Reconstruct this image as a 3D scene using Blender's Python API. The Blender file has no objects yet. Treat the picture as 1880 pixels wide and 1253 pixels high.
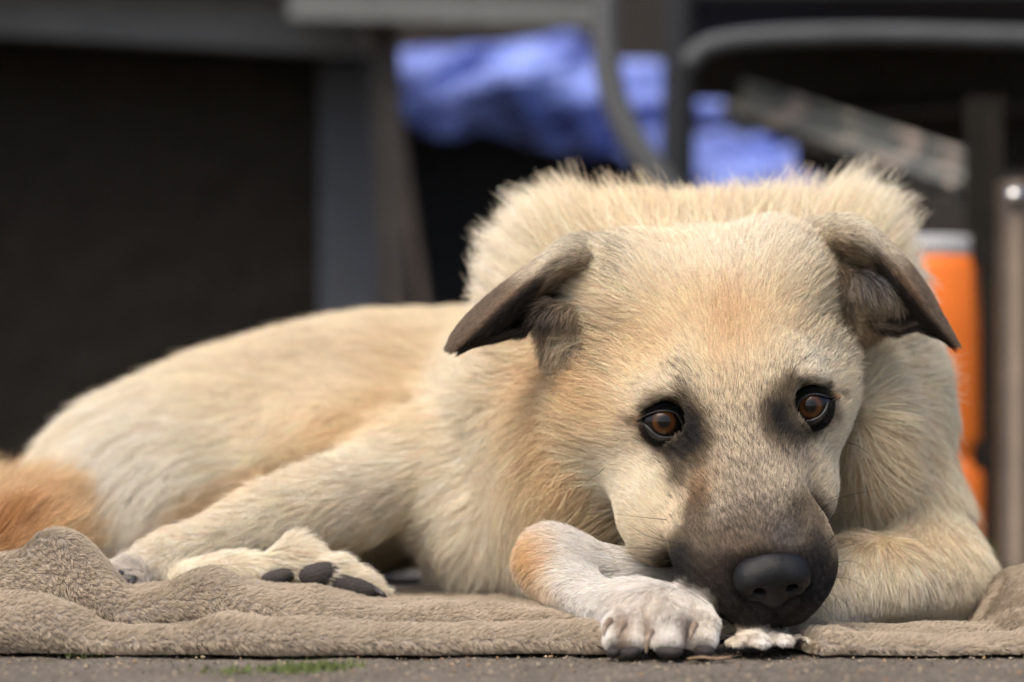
import bpy, bmesh, math, random
import numpy as np
from mathutils import Vector, kdtree
from mathutils.bvhtree import BVHTree
rng = np.random.default_rng(7)
random.seed(7)

# ------------------------------------------------------------------ camera
scene = bpy.context.scene
FPX, CX, HY, CAMH = 6080.0, 940.0, 719.0, 0.12      # focal length in photo pixels, horizon row, camera height (m)
cam_data = bpy.data.cameras.new('camera')
cam = bpy.data.objects.new('camera', cam_data)
scene.collection.objects.link(cam)
cam.location = (0, 0, CAMH)
cam.rotation_euler = (math.radians(90), 0, 0)
cam_data.sensor_width = 36.0
cam_data.lens = 36.0 * FPX / 1880.0
cam_data.shift_y = (HY - 626.5) / 1880.0
cam_data.clip_start = 0.05
cam_data.clip_end = 200
cam_data.dof.use_dof = True
cam_data.dof.focus_distance = 1.562
cam_data.dof.aperture_fstop = 4.9
cam_data.dof.aperture_blades = 9
scene.camera = cam

# ------------------------------------------------------------------ sky, sun, exposure
SUN_ELEV, SUN_AZ = math.radians(58), math.radians(-35)   # azimuth: 0 = behind the camera, negative = from the left
world = bpy.data.worlds.new('World'); scene.world = world
world.use_nodes = True
wn = world.node_tree
sky = wn.nodes.new('ShaderNodeTexSky'); sky.sky_type = 'NISHITA'
sky.sun_disc = False
sky.sun_elevation = SUN_ELEV
sky.sun_rotation = math.radians(180) - SUN_AZ
sky.air_density = 1.0; sky.dust_density = 5.0; sky.ozone_density = 0.6
bgn = wn.nodes['Background']; bgn.inputs['Strength'].default_value = 0.15
wn.links.new(sky.outputs[0], bgn.inputs['Color'])
sun_data = bpy.data.lights.new('sun', 'SUN')
sun_data.energy = 1.0; sun_data.angle = math.radians(45); sun_data.color = (1.0, 0.915, 0.79)
sun = bpy.data.objects.new('sun', sun_data); scene.collection.objects.link(sun)
sd = Vector((math.sin(SUN_AZ) * math.cos(SUN_ELEV), -math.cos(SUN_AZ) * math.cos(SUN_ELEV), math.sin(SUN_ELEV)))
sun.rotation_euler = sd.to_track_quat('Z', 'Y').to_euler()
vs = scene.view_settings
vs.view_transform = 'Standard'; vs.look = 'None'; vs.gamma = 1.0; vs.use_curve_mapping = False
vs.exposure = 0.8
cy = scene.cycles
cy.use_denoising = True; cy.use_adaptive_sampling = True; cy.adaptive_threshold = .025
cy.max_bounces = 5; cy.diffuse_bounces = 3; cy.glossy_bounces = 3; cy.transmission_bounces = 4; cy.transparent_max_bounces = 4
cy.sample_clamp_indirect = 6.0
scene.cycles_curves.shape = 'RIBBONS'
scene.cycles_curves.subdivisions = 2

# ------------------------------------------------------------------ helpers
def P(px, py, Y):
    """a place in the scene: the photo's column and row at a distance Y from the camera"""
    return np.array([(px - CX) / FPX * Y, Y, CAMH - (py - HY) / FPX * Y])
def PV(px, py, Y): return Vector(P(px, py, Y))
def M(px, Y): return px / FPX * Y
def topx(v):
    v = np.asarray(v); return np.stack([CX + v[..., 0] / v[..., 1] * FPX, HY - (v[..., 2] - CAMH) / v[..., 1] * FPX], -1)

def link(name, data, parent=None, mats=None, smooth=True):
    o = bpy.data.objects.new(name, data)
    scene.collection.objects.link(o)
    if mats is not None:
        for m in (mats if isinstance(mats, (list, tuple)) else [mats]): data.materials.append(m)
    if parent is not None: o.parent = parent
    return o
def tag(o, label=None, cat=None, group=None, kind=None):
    if label: o['label'] = label
    if cat: o['category'] = cat
    if group: o['group'] = group
    if kind: o['kind'] = kind
    return o
def empty(name, loc, label, cat, group=None):
    o = bpy.data.objects.new(name, None); scene.collection.objects.link(o)
    o.location = loc; o.empty_display_size = .05
    bpy.context.view_layer.update()
    return tag(o, label, cat, group)
def adopt(o, parent):
    """parent o without moving it"""
    o.parent = parent; o.matrix_parent_inverse = parent.matrix_world.inverted(); return o
def mesh_np(name, V, faces, smooth=True):
    me = bpy.data.meshes.new(name)
    V = np.asarray(V, dtype=np.float64); Fa = np.asarray(faces)
    me.from_pydata(V.tolist(), [], Fa.tolist())
    if smooth: me.polygons.foreach_set('use_smooth', np.ones(len(me.polygons), bool))
    me.update()
    return me
def crom(pts, n):
    """Catmull-Rom through the rows of pts, n samples"""
    p = np.asarray(pts, float); m = len(p)
    t = np.linspace(0, m - 1, n); i = np.clip(t.astype(int), 0, m - 2); f = (t - i)[:, None]
    p0 = p[np.clip(i - 1, 0, m - 1)]; p1 = p[i]; p2 = p[i + 1]; p3 = p[np.clip(i + 2, 0, m - 1)]
    return .5 * (2 * p1 + (p2 - p0) * f + (2 * p0 - 5 * p1 + 4 * p2 - p3) * f ** 2 + (3 * p1 - p0 - 3 * p2 + p3) * f ** 3)
def crom_closed(pts, n):
    p = np.asarray(pts, float); m = len(p)
    t = np.arange(n) / n * m; i = t.astype(int); f = (t - i)[:, None]
    p0, p1, p2, p3 = p[(i - 1) % m], p[i % m], p[(i + 1) % m], p[(i + 2) % m]
    return .5 * (2 * p1 + (p2 - p0) * f + (2 * p0 - 5 * p1 + 4 * p2 - p3) * f ** 2 + (3 * p1 - p0 - 3 * p2 + p3) * f ** 3)
def grid_faces(nu, nv, closed_v=False, off=0):
    f = []
    for i in range(nu - 1):
        for j in range(nv if closed_v else nv - 1):
            a = i * nv + j; b = i * nv + (j + 1) % nv
            f.append((off + a, off + b, off + b + nv, off + a + nv))
    return f
def vnoise(p, scale, seed=0):
    """cheap smooth noise: a few random plane waves"""
    r = np.random.default_rng(seed); out = 0
    for k in range(6):
        d = r.normal(size=p.shape[-1]); d /= np.linalg.norm(d)
        out = out + np.sin(p @ d * (6.283 / scale) * r.uniform(.6, 1.6) + r.uniform(0, 6.28))
    return out / 6

# ------------------------------------------------------------------ node materials
def new_mat(name):
    m = bpy.data.materials.new(name); m.use_nodes = True
    nt = m.node_tree; b = nt.nodes['Principled BSDF']
    return m, nt, b
def N(nt, typ, **kw):
    n = nt.nodes.new(typ)
    for k, v in kw.items():
        if k in n.inputs: n.inputs[k].default_value = v
        else: setattr(n, k, v)
    return n
def ramp(nt, stops, src=None):
    r = nt.nodes.new('ShaderNodeValToRGB'); e = r.color_ramp.elements
    while len(e) < len(stops): e.new(.5)
    for el, (p, c) in zip(e, stops): el.position = p; el.color = (*c, 1) if len(c) == 3 else c
    if src is not None: nt.links.new(src, r.inputs[0])
    return r
def simple_mat(name, col, rough=.6, metal=0., var=.25, scale=30., bump=.0, spec=.4, coat=0.):
    """a colour broken by noise, with a little relief"""
    m, nt, b = new_mat(name)
    tc = N(nt, 'ShaderNodeTexCoord'); nz = N(nt, 'ShaderNodeTexNoise', Scale=scale, Detail=5.0, Roughness=.6)
    nt.links.new(tc.outputs['Object'], nz.inputs['Vector'])
    c = np.array(col)
    r = ramp(nt, [(.3, tuple(c * (1 - var))), (.7, tuple(np.minimum(c * (1 + var), 1)))], nz.outputs[0])
    nt.links.new(r.outputs[0], b.inputs['Base Color'])
    b.inputs['Roughness'].default_value = rough; b.inputs['Metallic'].default_value = metal
    b.inputs['Specular IOR Level'].default_value = spec; b.inputs['Coat Weight'].default_value = coat
    if bump:
        bp = N(nt, 'ShaderNodeBump', Strength=bump, Distance=.002)
        nt.links.new(nz.outputs[0], bp.inputs['Height']); nt.links.new(bp.outputs[0], b.inputs['Normal'])
    return m
# ================================================================== THE DOG
# ---- head frame: centimetres from the point between the eyes; x = viewer's right, f = towards the nose, u = out of the brow
def _rot(axis, a):
    c, s = math.cos(a), math.sin(a)
    if axis == 'x': return np.array([[1, 0, 0], [0, c, -s], [0, s, c]])
    if axis == 'y': return np.array([[c, 0, -s], [0, 1, 0], [s, 0, c]])
    return np.array([[c, -s, 0], [s, c, 0], [0, 0, 1]])
HPITCH, HYAW, HROLL = math.radians(45), math.radians(4.2), math.radians(6.2)
_b = np.array([[1, 0, 0], [0, -math.cos(HPITCH), -math.sin(HPITCH)], [0, -math.sin(HPITCH), math.cos(HPITCH)]]).T
HB = _rot('y', HROLL) @ _rot('z', HYAW) @ _b           # columns: ex, ef, eu
DH = -.037                                            # the head lies this much nearer than the first survey of it
HM = P(1353, 760, 1.605 + DH)
def H(x, f, u): return HM + HB @ (np.array([x, f, u], float) * .01)
def toH(p): return ((np.asarray(p) - HM) @ HB) * 100.0

# ---- signed distances
def d_ell(p, c, r, R=None):
    q = p - np.asarray(c, p.dtype)
    if R is not None: q = q @ np.asarray(R, p.dtype)
    r = np.asarray(r, p.dtype)
    q = q / r; k0 = np.sqrt(np.einsum('...i,...i', q, q)); q = q / r; k1 = np.sqrt(np.einsum('...i,...i', q, q)) + p.dtype.type(1e-9)
    return k0 * (k0 - 1) / k1
def d_cap(p, a, b, ra, rb):
    a = np.asarray(a, p.dtype); b = np.asarray(b, p.dtype); ab = b - a
    t = np.clip(((p - a) @ ab) / (ab @ ab), 0, 1)
    q = p - a - t[..., None] * ab
    return np.sqrt(np.einsum('...i,...i', q, q)) - (ra + t * (rb - ra))
def smin(a, b, k):
    h = np.clip(.5 + .5 * (b - a) / k, 0, 1)
    return b + (a - b) * h - k * h * (1 - h)
def smax(a, b, k): return -smin(-a, -b, k)
def S(px, py, Y, r): return ('s', P(px, py, Y), M(r, Y))
def C(*pts):
    """a chain of round cones through (px, py, Y, radius px)"""
    return ('c', [(P(x, y, Y), M(r, Y)) for x, y, Y, r in pts])
def E(px, py, Y, rx, ry, rd, ang=0):
    """an ellipsoid: half sizes in photo pixels across, upright, and in metres in depth, turned in the picture by ang degrees"""
    return ('e', P(px, py, Y), (M(rx, Y), rd, M(ry, Y)), _rot('y', math.radians(ang)))
def prim(p, q):
    if q[0] == 's': return d_cap(p, q[1], q[1] + 1e-4, q[2], q[2])
    if q[0] == 'c':
        d = None
        for (a, ra), (b, rb) in zip(q[1][:-1], q[1][1:]):
            e = d_cap(p, a, b, ra, rb); d = e if d is None else np.minimum(d, e)
        return d
    return d_ell(p, q[1], q[2], q[3])

EYE_R = 1.12
EYES = [P(1219, 776, 1.617 + DH), P(1488, 747, 1.621 + DH)]       # globe centres (metres)

GROUPS = [  # name, blend inside, blend to what came before, primitives
 ('trunk', .045, .02, [
   E(1120, 760, 1.97, 300, 232, .13), E(760, 800, 1.96, 260, 220, .12), E(520, 850, 1.93, 250, 222, .11),
   E(330, 915, 1.89, 215, 192, .10, 8), S(245, 955, 1.86, 160)]),
 ('neck', .04, .05, [
   E(1200, 692, 1.86, 270, 248, .12), E(1420, 682, 1.86, 250, 228, .11), E(998, 592, 1.745, 92, 185, .05, -24),
   E(1592, 572, 1.75, 74, 180, .05, 20), E(1290, 640, 1.76, 285, 190, .08), E(1300, 545, 1.735, 235, 150, .065), E(1140, 770, 1.705, 165, 200, .075)]),
 ('chest', .035, .035, [
   E(985, 850, 1.82, 160, 270, .10), E(900, 960, 1.80, 105, 140, .08, 20), E(1080, 960, 1.74, 140, 160, .07), E(1330, 900, 1.76, 300, 230, .08), E(1075, 850, 1.685, 92, 150, .05, -15), E(1590, 800, 1.70, 62, 125, .05, 5)]),
 ('arm_r', .03, .03, [
   E(1590, 720, 1.80, 105, 190, .08), C((1610, 800, 1.76, 98), (1672, 960, 1.71, 102), (1712, 1068, 1.675, 78)),
   C((1712, 1073, 1.67, 78), (1600, 1070, 1.63, 82), (1500, 1108, 1.60, 52))]),
 ('paw_r', .0025, .010, [C((1500, 1125, 1.61, 44), (1440, 1184, 1.58, 18), (1400, 1190, 1.55, 18)), C((1410, 1186, 1.54, 20), (1440, 1186, 1.501, 20)), C((1370, 1186, 1.53, 20), (1350, 1188, 1.498, 19)), C((1390, 1184, 1.53, 20), (1395, 1186, 1.494, 21)), C((1440, 1186, 1.545, 20), (1478, 1188, 1.512, 17))]),
 ('hind', .03, .025, [
   E(640, 815, 1.84, 160, 105, .06, 12), C((720, 850, 1.80, 74), (785, 850, 1.765, 66)),
   C((775, 862, 1.76, 76), (660, 910, 1.735, 78), (500, 955, 1.705, 64), (400, 992, 1.69, 46), (300, 1030, 1.675, 34))]),
 ('hind_foot', .006, .01, [C((330, 1020, 1.68, 38), (262, 1044, 1.665, 30), (236, 1058, 1.652, 24)), S(222, 1052, 1.648, 17), S(250, 1062, 1.645, 18)]),
 ('hind_far', .008, .006, [
   C((290, 1080, 1.68, 24), (330, 1062, 1.665, 27), (425, 1045, 1.66, 26), (480, 1045, 1.655, 24), (530, 1022, 1.655, 24)),
   S(545, 1025, 1.655, 28), C((545, 1038, 1.655, 30), (600, 1054, 1.65, 36), (660, 1078, 1.648, 28), (692, 1090, 1.646, 14))]),
 ('tail', .03, .01, [C((90, 970, 1.80, 60), (-60, 975, 1.76, 58), (-120, 990, 1.70, 52), (-40, 995, 1.672, 46), (30, 995, 1.668, 38), (70, 1000, 1.668, 26))]),
 ('arm_l', .02, .012, [
   C((1300, 1060, 1.62, 70), (1200, 1078, 1.605, 56), (1090, 1055, 1.60, 54), (1020, 1034, 1.60, 48)),
   C((1015, 1040, 1.598, 45), (1050, 1085, 1.575, 46), (1110, 1118, 1.55, 42), (1190, 1132, 1.528, 40)),
   E(1215, 1132, 1.53, 82, 42, .024, -8)]),
 ('toes', .0055, .008, [
   C((1165, 1125, 1.515, 26), (1134, 1150, 1.50, 25), (1130, 1182, 1.492, 23)),
   C((1185, 1118, 1.512, 28), (1164, 1150, 1.494, 27), (1164, 1184, 1.487, 22)),
   C((1220, 1118, 1.512, 34), (1225, 1142, 1.491, 37), (1226, 1178, 1.485, 30)),
   C((1270, 1132, 1.517, 30), (1288, 1152, 1.502, 31), (1288, 1182, 1.492, 26))]),
 ('ear_base', .012, .014, [
   E(1050, 630, 1.668 + DH, 46, 42, .013, 20), E(1110, 560, 1.672 + DH, 40, 90, .018, -8), C((988, 590, 1.66 + DH, 13), (1012, 566, 1.654 + DH, 14), (1045, 572, 1.655 + DH, 14)),
   E(1592, 566, 1.678 + DH, 40, 38, .013, -20), E(1545, 540, 1.683 + DH, 40, 90, .018, 8), C((1640, 545, 1.668 + DH, 12), (1622, 520, 1.664 + DH, 14), (1590, 515, 1.664 + DH, 14))]),
]
def head_sdf(p):
    q = ((p - HM.astype(p.dtype)) @ HB.astype(p.dtype)) * p.dtype.type(100)
    qx = q.copy(); qx[..., 0] = np.sqrt(q[..., 0] ** 2 + .04)     # both sides at once
    d = d_ell(q, (0, -6.6, -1.4), (5.0, 6.2, 3.95))
    d = smin(d, d_ell(qx, (3.4, -8.7, .15), (2.3, 3.2, 2.4)), 1.5)
    d = smin(d, d_ell(q, (0, -2.3, -.9), (4.0, 4.6, 2.65)), 1.5)
    d = smin(d, d_ell(qx, (2.75, -1.6, .35), (1.6, 2.0, 1.3)), .9)
    d = smax(d, -d_cap(q, (0, -7.5, 3.55), (0, .2, 2.35), .75, .55), 1.2)          # furrow of the brow
    d = smin(d, d_ell(qx, (4.25, -3.8, -2.6), (2.0, 3.4, 2.4)), 1.6)
    d = smin(d, d_ell(qx, (3.15, -.2, -4.5), (1.7, 3.4, 2.1)), 1.5)
    d = smin(d, d_cap(q, (0, -1, -.45), (0, 7.9, -1.4), 1.75, 1.3), 1.1)
    d = smin(d, d_cap(q, (0, .5, -2.6), (0, 7.5, -2.4), 3.1, 2.0), 1.3)
    d = smin(d, d_ell(qx, (1.85, 6.4, -2.85), (1.65, 3.2, 1.6)), .8)
    d = smin(d, d_ell(qx, (.95, 9.1, -3.1), (1.25, 1.3, 1.2)), .7)
    d = smin(d, d_ell(q, (-2.7, 5.6, -3.0), (1.3, 2.6, 1.2)), .8)          # the lip pushed out by the paw
    d = smin(d, d_cap(q, (0, -2, -4.6), (0, 8.5, -4.8), 2.2, .95), .4)
    d = smin(d, d_ell(q, (-3.9, 1.2, -4.6), (1.9, 3.2, 2.1)), 1.4)         # jowl resting on the fore leg
    # the lip line
    lip = d_cap(qx, (0, 10.2, -4.15), (2.6, 8.8, -4.5), .14, .18)
    lip = np.minimum(lip, d_cap(qx, (2.6, 8.8, -4.5), (3.9, 4.6, -4.6), .18, .16))
    d = smax(d, -lip, .3)
    d = d * p.dtype.type(.01)
    return d
def _bbox(prims):
    lo, hi = np.full(3, 9.), np.full(3, -9.)
    for q in prims:
        if q[0] == 's': items = [(q[1], q[2])]
        elif q[0] == 'c': items = q[1]
        else: items = [(q[1], max(q[2]))]
        for c, r in items: lo = np.minimum(lo, c - r); hi = np.maximum(hi, c + r)
    return lo, hi
GBOX = [_bbox(g[3]) for g in GROUPS] + [(HM - .17, HM + .17)]
ORDER = [0, 1, 2, len(GROUPS)] + list(range(3, len(GROUPS)))
def dog_sdf(p, want_region=False):
    d = np.full(p.shape[:-1], .1, p.dtype); best = d.copy(); reg = np.zeros(p.shape[:-1], np.int8)
    plo, phi = p.reshape(-1, 3).min(0), p.reshape(-1, 3).max(0)
    for gi in ORDER:
        lo, hi = GBOX[gi]
        if np.maximum(np.maximum(lo - phi, plo - hi), 0).max() > .07: continue
        if gi == len(GROUPS): g = head_sdf(p); kb = .04
        else:
            _, k, kb, prims = GROUPS[gi]; g = None
            for q in prims:
                e = prim(p, q); g = e if g is None else smin(g, e, k)
        if want_region:
            m = g < best; best = np.where(m, g, best); reg[m] = gi
        d = smin(d, g, p.dtype.type(kb))
    for e in EYES:   # sockets, open to the front
        if np.maximum(np.maximum(e - .09 - phi, plo - e - .09), 0).max() > 0: continue
        d = smax(d, -d_cap(p, e + np.array([0, -.001, 0]), e + np.array([0, -.06, .01]), .0100, .0112), .003)
    d = smax(d, .004 - p[..., 2], .004)
    return (d, reg) if want_region else d
REG = {g[0]: i for i, g in enumerate(GROUPS)}; REG['head'] = len(GROUPS)

def chunked(fn, p, size=6000):
    p = np.ascontiguousarray(p, np.float32); out = np.empty(len(p), np.float32)
    for i in range(0, len(p), size): out[i:i + size] = fn(p[i:i + size])
    return out
def surface_nets(fn, lo, hi, h):
    lo = np.asarray(lo, np.float32); n = np.ceil((np.asarray(hi) - lo) / h).astype(int) + 1
    ax = [lo[i] + h * np.arange(n[i], dtype=np.float32) for i in range(3)]
    # coarse pass first; the fine grid is only filled near the surface
    cs = 5; nc = n // cs + 2; cax = [lo[i] + h * cs * np.arange(nc[i], dtype=np.float32) for i in range(3)]
    Dc = chunked(fn, np.stack(np.meshgrid(*cax, indexing='ij'), -1).reshape(-1, 3)).reshape(nc)
    ii = [np.arange(n[i]) for i in range(3)]
    near = Dc[np.ix_(*[(a + cs // 2) // cs for a in ii])]
    D = near.astype(np.float32); m = np.abs(near) < h * cs * 1.6
    q = np.argwhere(m)
    D[m] = chunked(fn, np.stack([ax[i][q[:, i]] for i in range(3)], -1))
    ins = D < 0
    c = [ins[a:n[0] - 1 + a, b:n[1] - 1 + b, e:n[2] - 1 + e] for a in (0, 1) for b in (0, 1) for e in (0, 1)]
    cnt = sum(x.astype(np.int8) for x in c)
    act = (cnt > 0) & (cnt < 8)
    idx = -np.ones(act.shape, np.int64); cells = np.argwhere(act); idx[act] = np.arange(len(cells))
    acc = np.zeros((len(cells), 3)); w = np.zeros(len(cells))
    offs = [(a, b, e) for a in (0, 1) for b in (0, 1) for e in (0, 1)]
    for o1 in offs:
        for o2 in offs:
            if o2 > o1 and sum(abs(x - y) for x, y in zip(o1, o2)) == 1:
                v1 = D[tuple((cells + o1).T)]; v2 = D[tuple((cells + o2).T)]
                m = (v1 < 0) != (v2 < 0); t = np.where(m, v1 / np.where(m, v1 - v2, 1), 0)
                pt = np.array(o1) + t[:, None] * (np.array(o2) - np.array(o1))
                acc[m] += pt[m]; w[m] += 1
    V = lo + h * (cells + acc / w[:, None])
    F = []
    for a in range(3):
        b, c_ = (a + 1) % 3, (a + 2) % 3
        s0 = [slice(1, -1)] * 3; s0[a] = slice(0, -1); s1 = list(s0); s1[a] = slice(1, None)
        A, B = ins[tuple(s0)], ins[tuple(s1)]
        e = np.argwhere(A != B); o = np.zeros(3, int); o[b] = 1; o[c_] = 1; e = e + o
        flip = ~ins[tuple(e.T)]
        def q(db, dc):
            k = e.copy(); k[:, b] -= db; k[:, c_] -= dc; return idx[tuple(k.T)]
        f = np.stack([q(1, 1), q(0, 1), q(0, 0), q(1, 0)], 1); f[flip] = f[flip][:, ::-1]; F.append(f)
    return V, np.concatenate(F)
def grad(fn, p, e=4e-4):
    k = np.array([[1, -1, -1], [-1, -1, 1], [-1, 1, -1], [1, 1, 1]], float)
    g = sum(kk * chunked(fn, p + kk * e)[:, None] for kk in k)
    return g / (np.linalg.norm(g, axis=1, keepdims=True) + 1e-12)
def project(fn, V, it=2, clampd=.003):
    V = V.astype(np.float64)
    for _ in range(it): V = V - grad(fn, V) * np.clip(chunked(fn, V), -clampd, clampd)[:, None] * .95
    return V
def subdivide(V, F):
    e = np.concatenate([F[:, [i, (i + 1) % 4]] for i in range(4)]); es = np.sort(e, 1)
    key = es[:, 0] * (len(V) + 1) + es[:, 1]; u, first, inv = np.unique(key, return_index=True, return_inverse=True)
    mid = V[es[first]].mean(1); n = len(F); em = len(V) + inv.reshape(4, n).T; fc = len(V) + len(u) + np.arange(n)
    V2 = np.concatenate([V, mid, V[F].mean(1)])
    F2 = np.concatenate([np.stack([F[:, i], em[:, i], fc, em[:, (i - 1) % 4]], 1) for i in range(4)])
    return V2, F2
BV, BF = surface_nets(dog_sdf, (-.36, 1.45, -.004), (.27, 2.14, .262), .005)
BV = project(dog_sdf, BV)
BV, BF = subdivide(BV, BF)
BV = project(dog_sdf, BV, 1)
_n = np.cross(BV[BF[:, 2]] - BV[BF[:, 0]], BV[BF[:, 3]] - BV[BF[:, 1]]); BN = np.zeros_like(BV)
for _k in range(4): np.add.at(BN, BF[:, _k], _n)
BN /= np.linalg.norm(BN, axis=1, keepdims=True) + 1e-15
BR = np.concatenate([dog_sdf(BV[i:i + 6000].astype(np.float32), True)[1] for i in range(0, len(BV), 6000)])
print('dog body', len(BV), len(BF))
dog = empty('dog', P(1200, 1100, 1.75) * np.array([1, 1, 0]), 'cream dog with a dark muzzle lying with its chin on its paws', 'dog')
def lin(c):
    c = np.asarray(c, float) / 255.0
    return np.where(c <= .04045, c / 12.92, ((c + .055) / 1.055) ** 2.4)
PX = topx(BV); X_, Y_ = PX[:, 0], PX[:, 1]
BH = toH(BV)                                   # head coordinates of every vertex
R_ = lambda *n: np.isin(BR, [REG[k] for k in n])
WOB = np.stack([vnoise(BV, .012, 71) * 7 + vnoise(BV, .005, 72) * 5, vnoise(BV, .012, 73) * 7 + vnoise(BV, .005, 74) * 5], 1)
def blob(px, py, rx, ry, ang=0, hard=2.4, at=None):
    x, y = (X_, Y_) if at is None else at
    a = math.radians(ang); dx, dy = (x - px, y - py) if at is not None else (x - px + WOB[:, 0], y - py + WOB[:, 1])
    u = dx * math.cos(a) + dy * math.sin(a); v = -dx * math.sin(a) + dy * math.cos(a)
    return np.exp(-(np.sqrt((u / rx) ** 2 + (v / ry) ** 2) ** hard))

# ---- pigment -------------------------------------------------------------------------------
CREAM, LIGHT, TAN, ORANGE = (229, 202, 160), (237, 219, 190), (215, 165, 102), (200, 142, 78)
WHITE, GREYB, DARK, BLACK, SABLE = (226, 219, 208), (122, 106, 90), (52, 47, 44), (24, 22, 22), (74, 67, 63)
col = np.tile(lin(CREAM), (len(BV), 1))
pepper = np.zeros(len(BV))                     # share of dark hairs
def paint(w, c):
    global col
    w = np.clip(w, 0, 1)[:, None]; col = col * (1 - w) + lin(c) * w
def pep(w, v):
    global pepper
    w = np.clip(w, 0, 1); pepper = pepper * (1 - w) + v * w
body = R_('trunk', 'neck', 'chest', 'arm_r', 'paw_r', 'hind', 'hind_foot', 'hind_far', 'arm_l', 'toes', 'tail').astype(float)
hd = R_('head').astype(float); hd_e = R_('head', 'ear_base').astype(float)
# trunk and hind quarters
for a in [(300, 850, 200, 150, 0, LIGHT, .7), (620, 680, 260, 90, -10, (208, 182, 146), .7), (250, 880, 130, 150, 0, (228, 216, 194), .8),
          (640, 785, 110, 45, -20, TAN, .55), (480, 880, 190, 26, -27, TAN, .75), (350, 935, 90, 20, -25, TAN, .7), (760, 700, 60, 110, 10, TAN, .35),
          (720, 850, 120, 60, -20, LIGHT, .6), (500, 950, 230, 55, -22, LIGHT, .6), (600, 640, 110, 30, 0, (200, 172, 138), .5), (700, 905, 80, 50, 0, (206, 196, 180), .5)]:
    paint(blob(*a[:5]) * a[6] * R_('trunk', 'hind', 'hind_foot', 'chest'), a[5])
paint(R_('hind_far') * .6, LIGHT); paint(R_('hind', 'hind_foot') * blob(240, 1055, 50, 40), (200, 190, 176))
pep(R_('hind', 'hind_foot') * blob(232, 1072, 26, 20), .7)
paint(R_('tail') * 1., (198, 156, 104)); paint(R_('tail') * blob(10, 985, 60, 40), (176, 120, 70))
# neck, ruff and chest
for a in [(900, 480, 120, 160, 0, LIGHT, .9), (1040, 340, 120, 50, 0, LIGHT, .8), (1110, 380, 120, 40, 10, TAN, .35), (1230, 370, 150, 50, 0, (210, 176, 130), .6),
          (1560, 350, 150, 70, 20, LIGHT, .9), (1470, 330, 40, 60, 0, (206, 176, 132), .6), (1690, 520, 60, 150, -20, LIGHT, .8),
          (1000, 730, 80, 130, -20, TAN, .55), (1045, 800, 70, 140, -25, TAN, .65), (1030, 690, 40, 50, 0, ORANGE, .6), (870, 850, 110, 200, 10, LIGHT, .7), (900, 1050, 160, 70, 0, (224, 212, 190), .8),
          (1100, 960, 90, 60, 0, TAN, .35), (1010, 890, 70, 130, -35, TAN, .4), (1650, 700, 60, 120, 0, LIGHT, .5), (1640, 800, 60, 80, 0, (214, 182, 134), .5), (1620, 880, 90, 60, 0, (220, 190, 146), .5)]:
    paint(blob(*a[:5]) * a[6] * R_('neck', 'chest', 'arm_r'), a[5])
# fore legs
for a in [(1600, 990, 120, 36, -2, TAN, .6), (1650, 1080, 170, 80, 0, (222, 204, 172), .7), (1560, 1130, 60, 40, 20, WHITE, .7), (1420, 1185, 80, 40, 0, WHITE, .9)]:
    paint(blob(*a[:5]) * a[6] * R_('arm_r', 'paw_r'), a[5])
for gx_ in (1374, 1418, 1456): paint(blob(gx_, 1192, 7, 24, 0) * .8 * R_('paw_r'), (112, 90, 70))  # shadow gaps between the toes, put into the fur colour
paint(R_('arm_l', 'toes') * .9, WHITE)
paint(blob(985, 1015, 52, 62) * R_('arm_l'), (205, 152, 92)); paint(blob(990, 1090, 40, 60, 10) * .5 * R_('arm_l'), TAN); paint(blob(1200, 1105, 60, 30) * .2 * R_('arm_l', 'toes'), TAN)
for gx_ in (1145, 1190, 1260): paint(blob(gx_, 1150, 11, 55, 0) * .9 * R_('arm_l', 'toes'), (128, 100, 74))  # shading in the grooves between the toes, painted as brown fur
for bx_, by_, rx_, ry_ in ((1126, 1190, 18, 22), (1158, 1192, 22, 22), (1226, 1194, 30, 18), (1290, 1188, 20, 26)): paint(blob(bx_, by_, rx_, ry_, 0, 4) * .9 * R_('arm_l', 'toes'), (44, 37, 33))
paint(blob(1170, 1150, 50, 30) * .15 * R_('arm_l', 'toes'), (190, 160, 128)); paint(blob(1290, 1140, 30, 30) * .5 * R_('toes'), (190, 170, 142))
# head
for a in [(1330, 590, 135, 115, 0, (212, 168, 112), .85), (1340, 610, 30, 120, -3, (186, 140, 92), .6), (1180, 640, 80, 60, 0, (214, 174, 120), .7),
          (1330, 460, 200, 70, 0, LIGHT, .6), (1250, 450, 80, 30, 0, TAN, .3), (1200, 720, 60, 30, -20, (226, 204, 168), .8), (1500, 670, 60, 40, 10, (228, 208, 174), .9),
          (1100, 760, 60, 110, 0, TAN, .75), (1360, 720, 40, 70, 0, (214, 186, 144), .7), (1150, 880, 70, 80, 0, LIGHT, .5), 
          (1545, 850, 40, 110, 15, (224, 204, 170), .8), (1270, 690, 26, 80, 0, (222, 200, 160), .7), (1430, 690, 30, 70, 0, (220, 196, 156), .7)]:
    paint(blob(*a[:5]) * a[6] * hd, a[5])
paint(blob(1360, 880, 70, 100, 0) * .55 * hd, (176, 152, 126)); pep(blob(1370, 860, 80, 120, 0) * hd, .45)
paint(blob(1290, 905, 26, 55, 12) * .8 * hd, (190, 142, 92))
paint(blob(1395, 1015, 125, 92, -8, 3) * .95 * hd, (150, 132, 114)); pep(blob(1385, 985, 125, 85, -8, 3) * hd, .8)
paint(blob(1390, 1074, 172, 98, 0, 4) * hd, (20, 19, 19))
paint(blob(1275, 960, 30, 80, 14) * .85 * hd, DARK); paint(blob(1250, 1060, 60, 70, 20) * .9 * hd, (46, 40, 38)); paint(blob(1500, 990, 24, 100, -10) * .8 * hd, DARK); paint(blob(1465, 940, 36, 40, 30) * .7 * hd, DARK)
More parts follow.
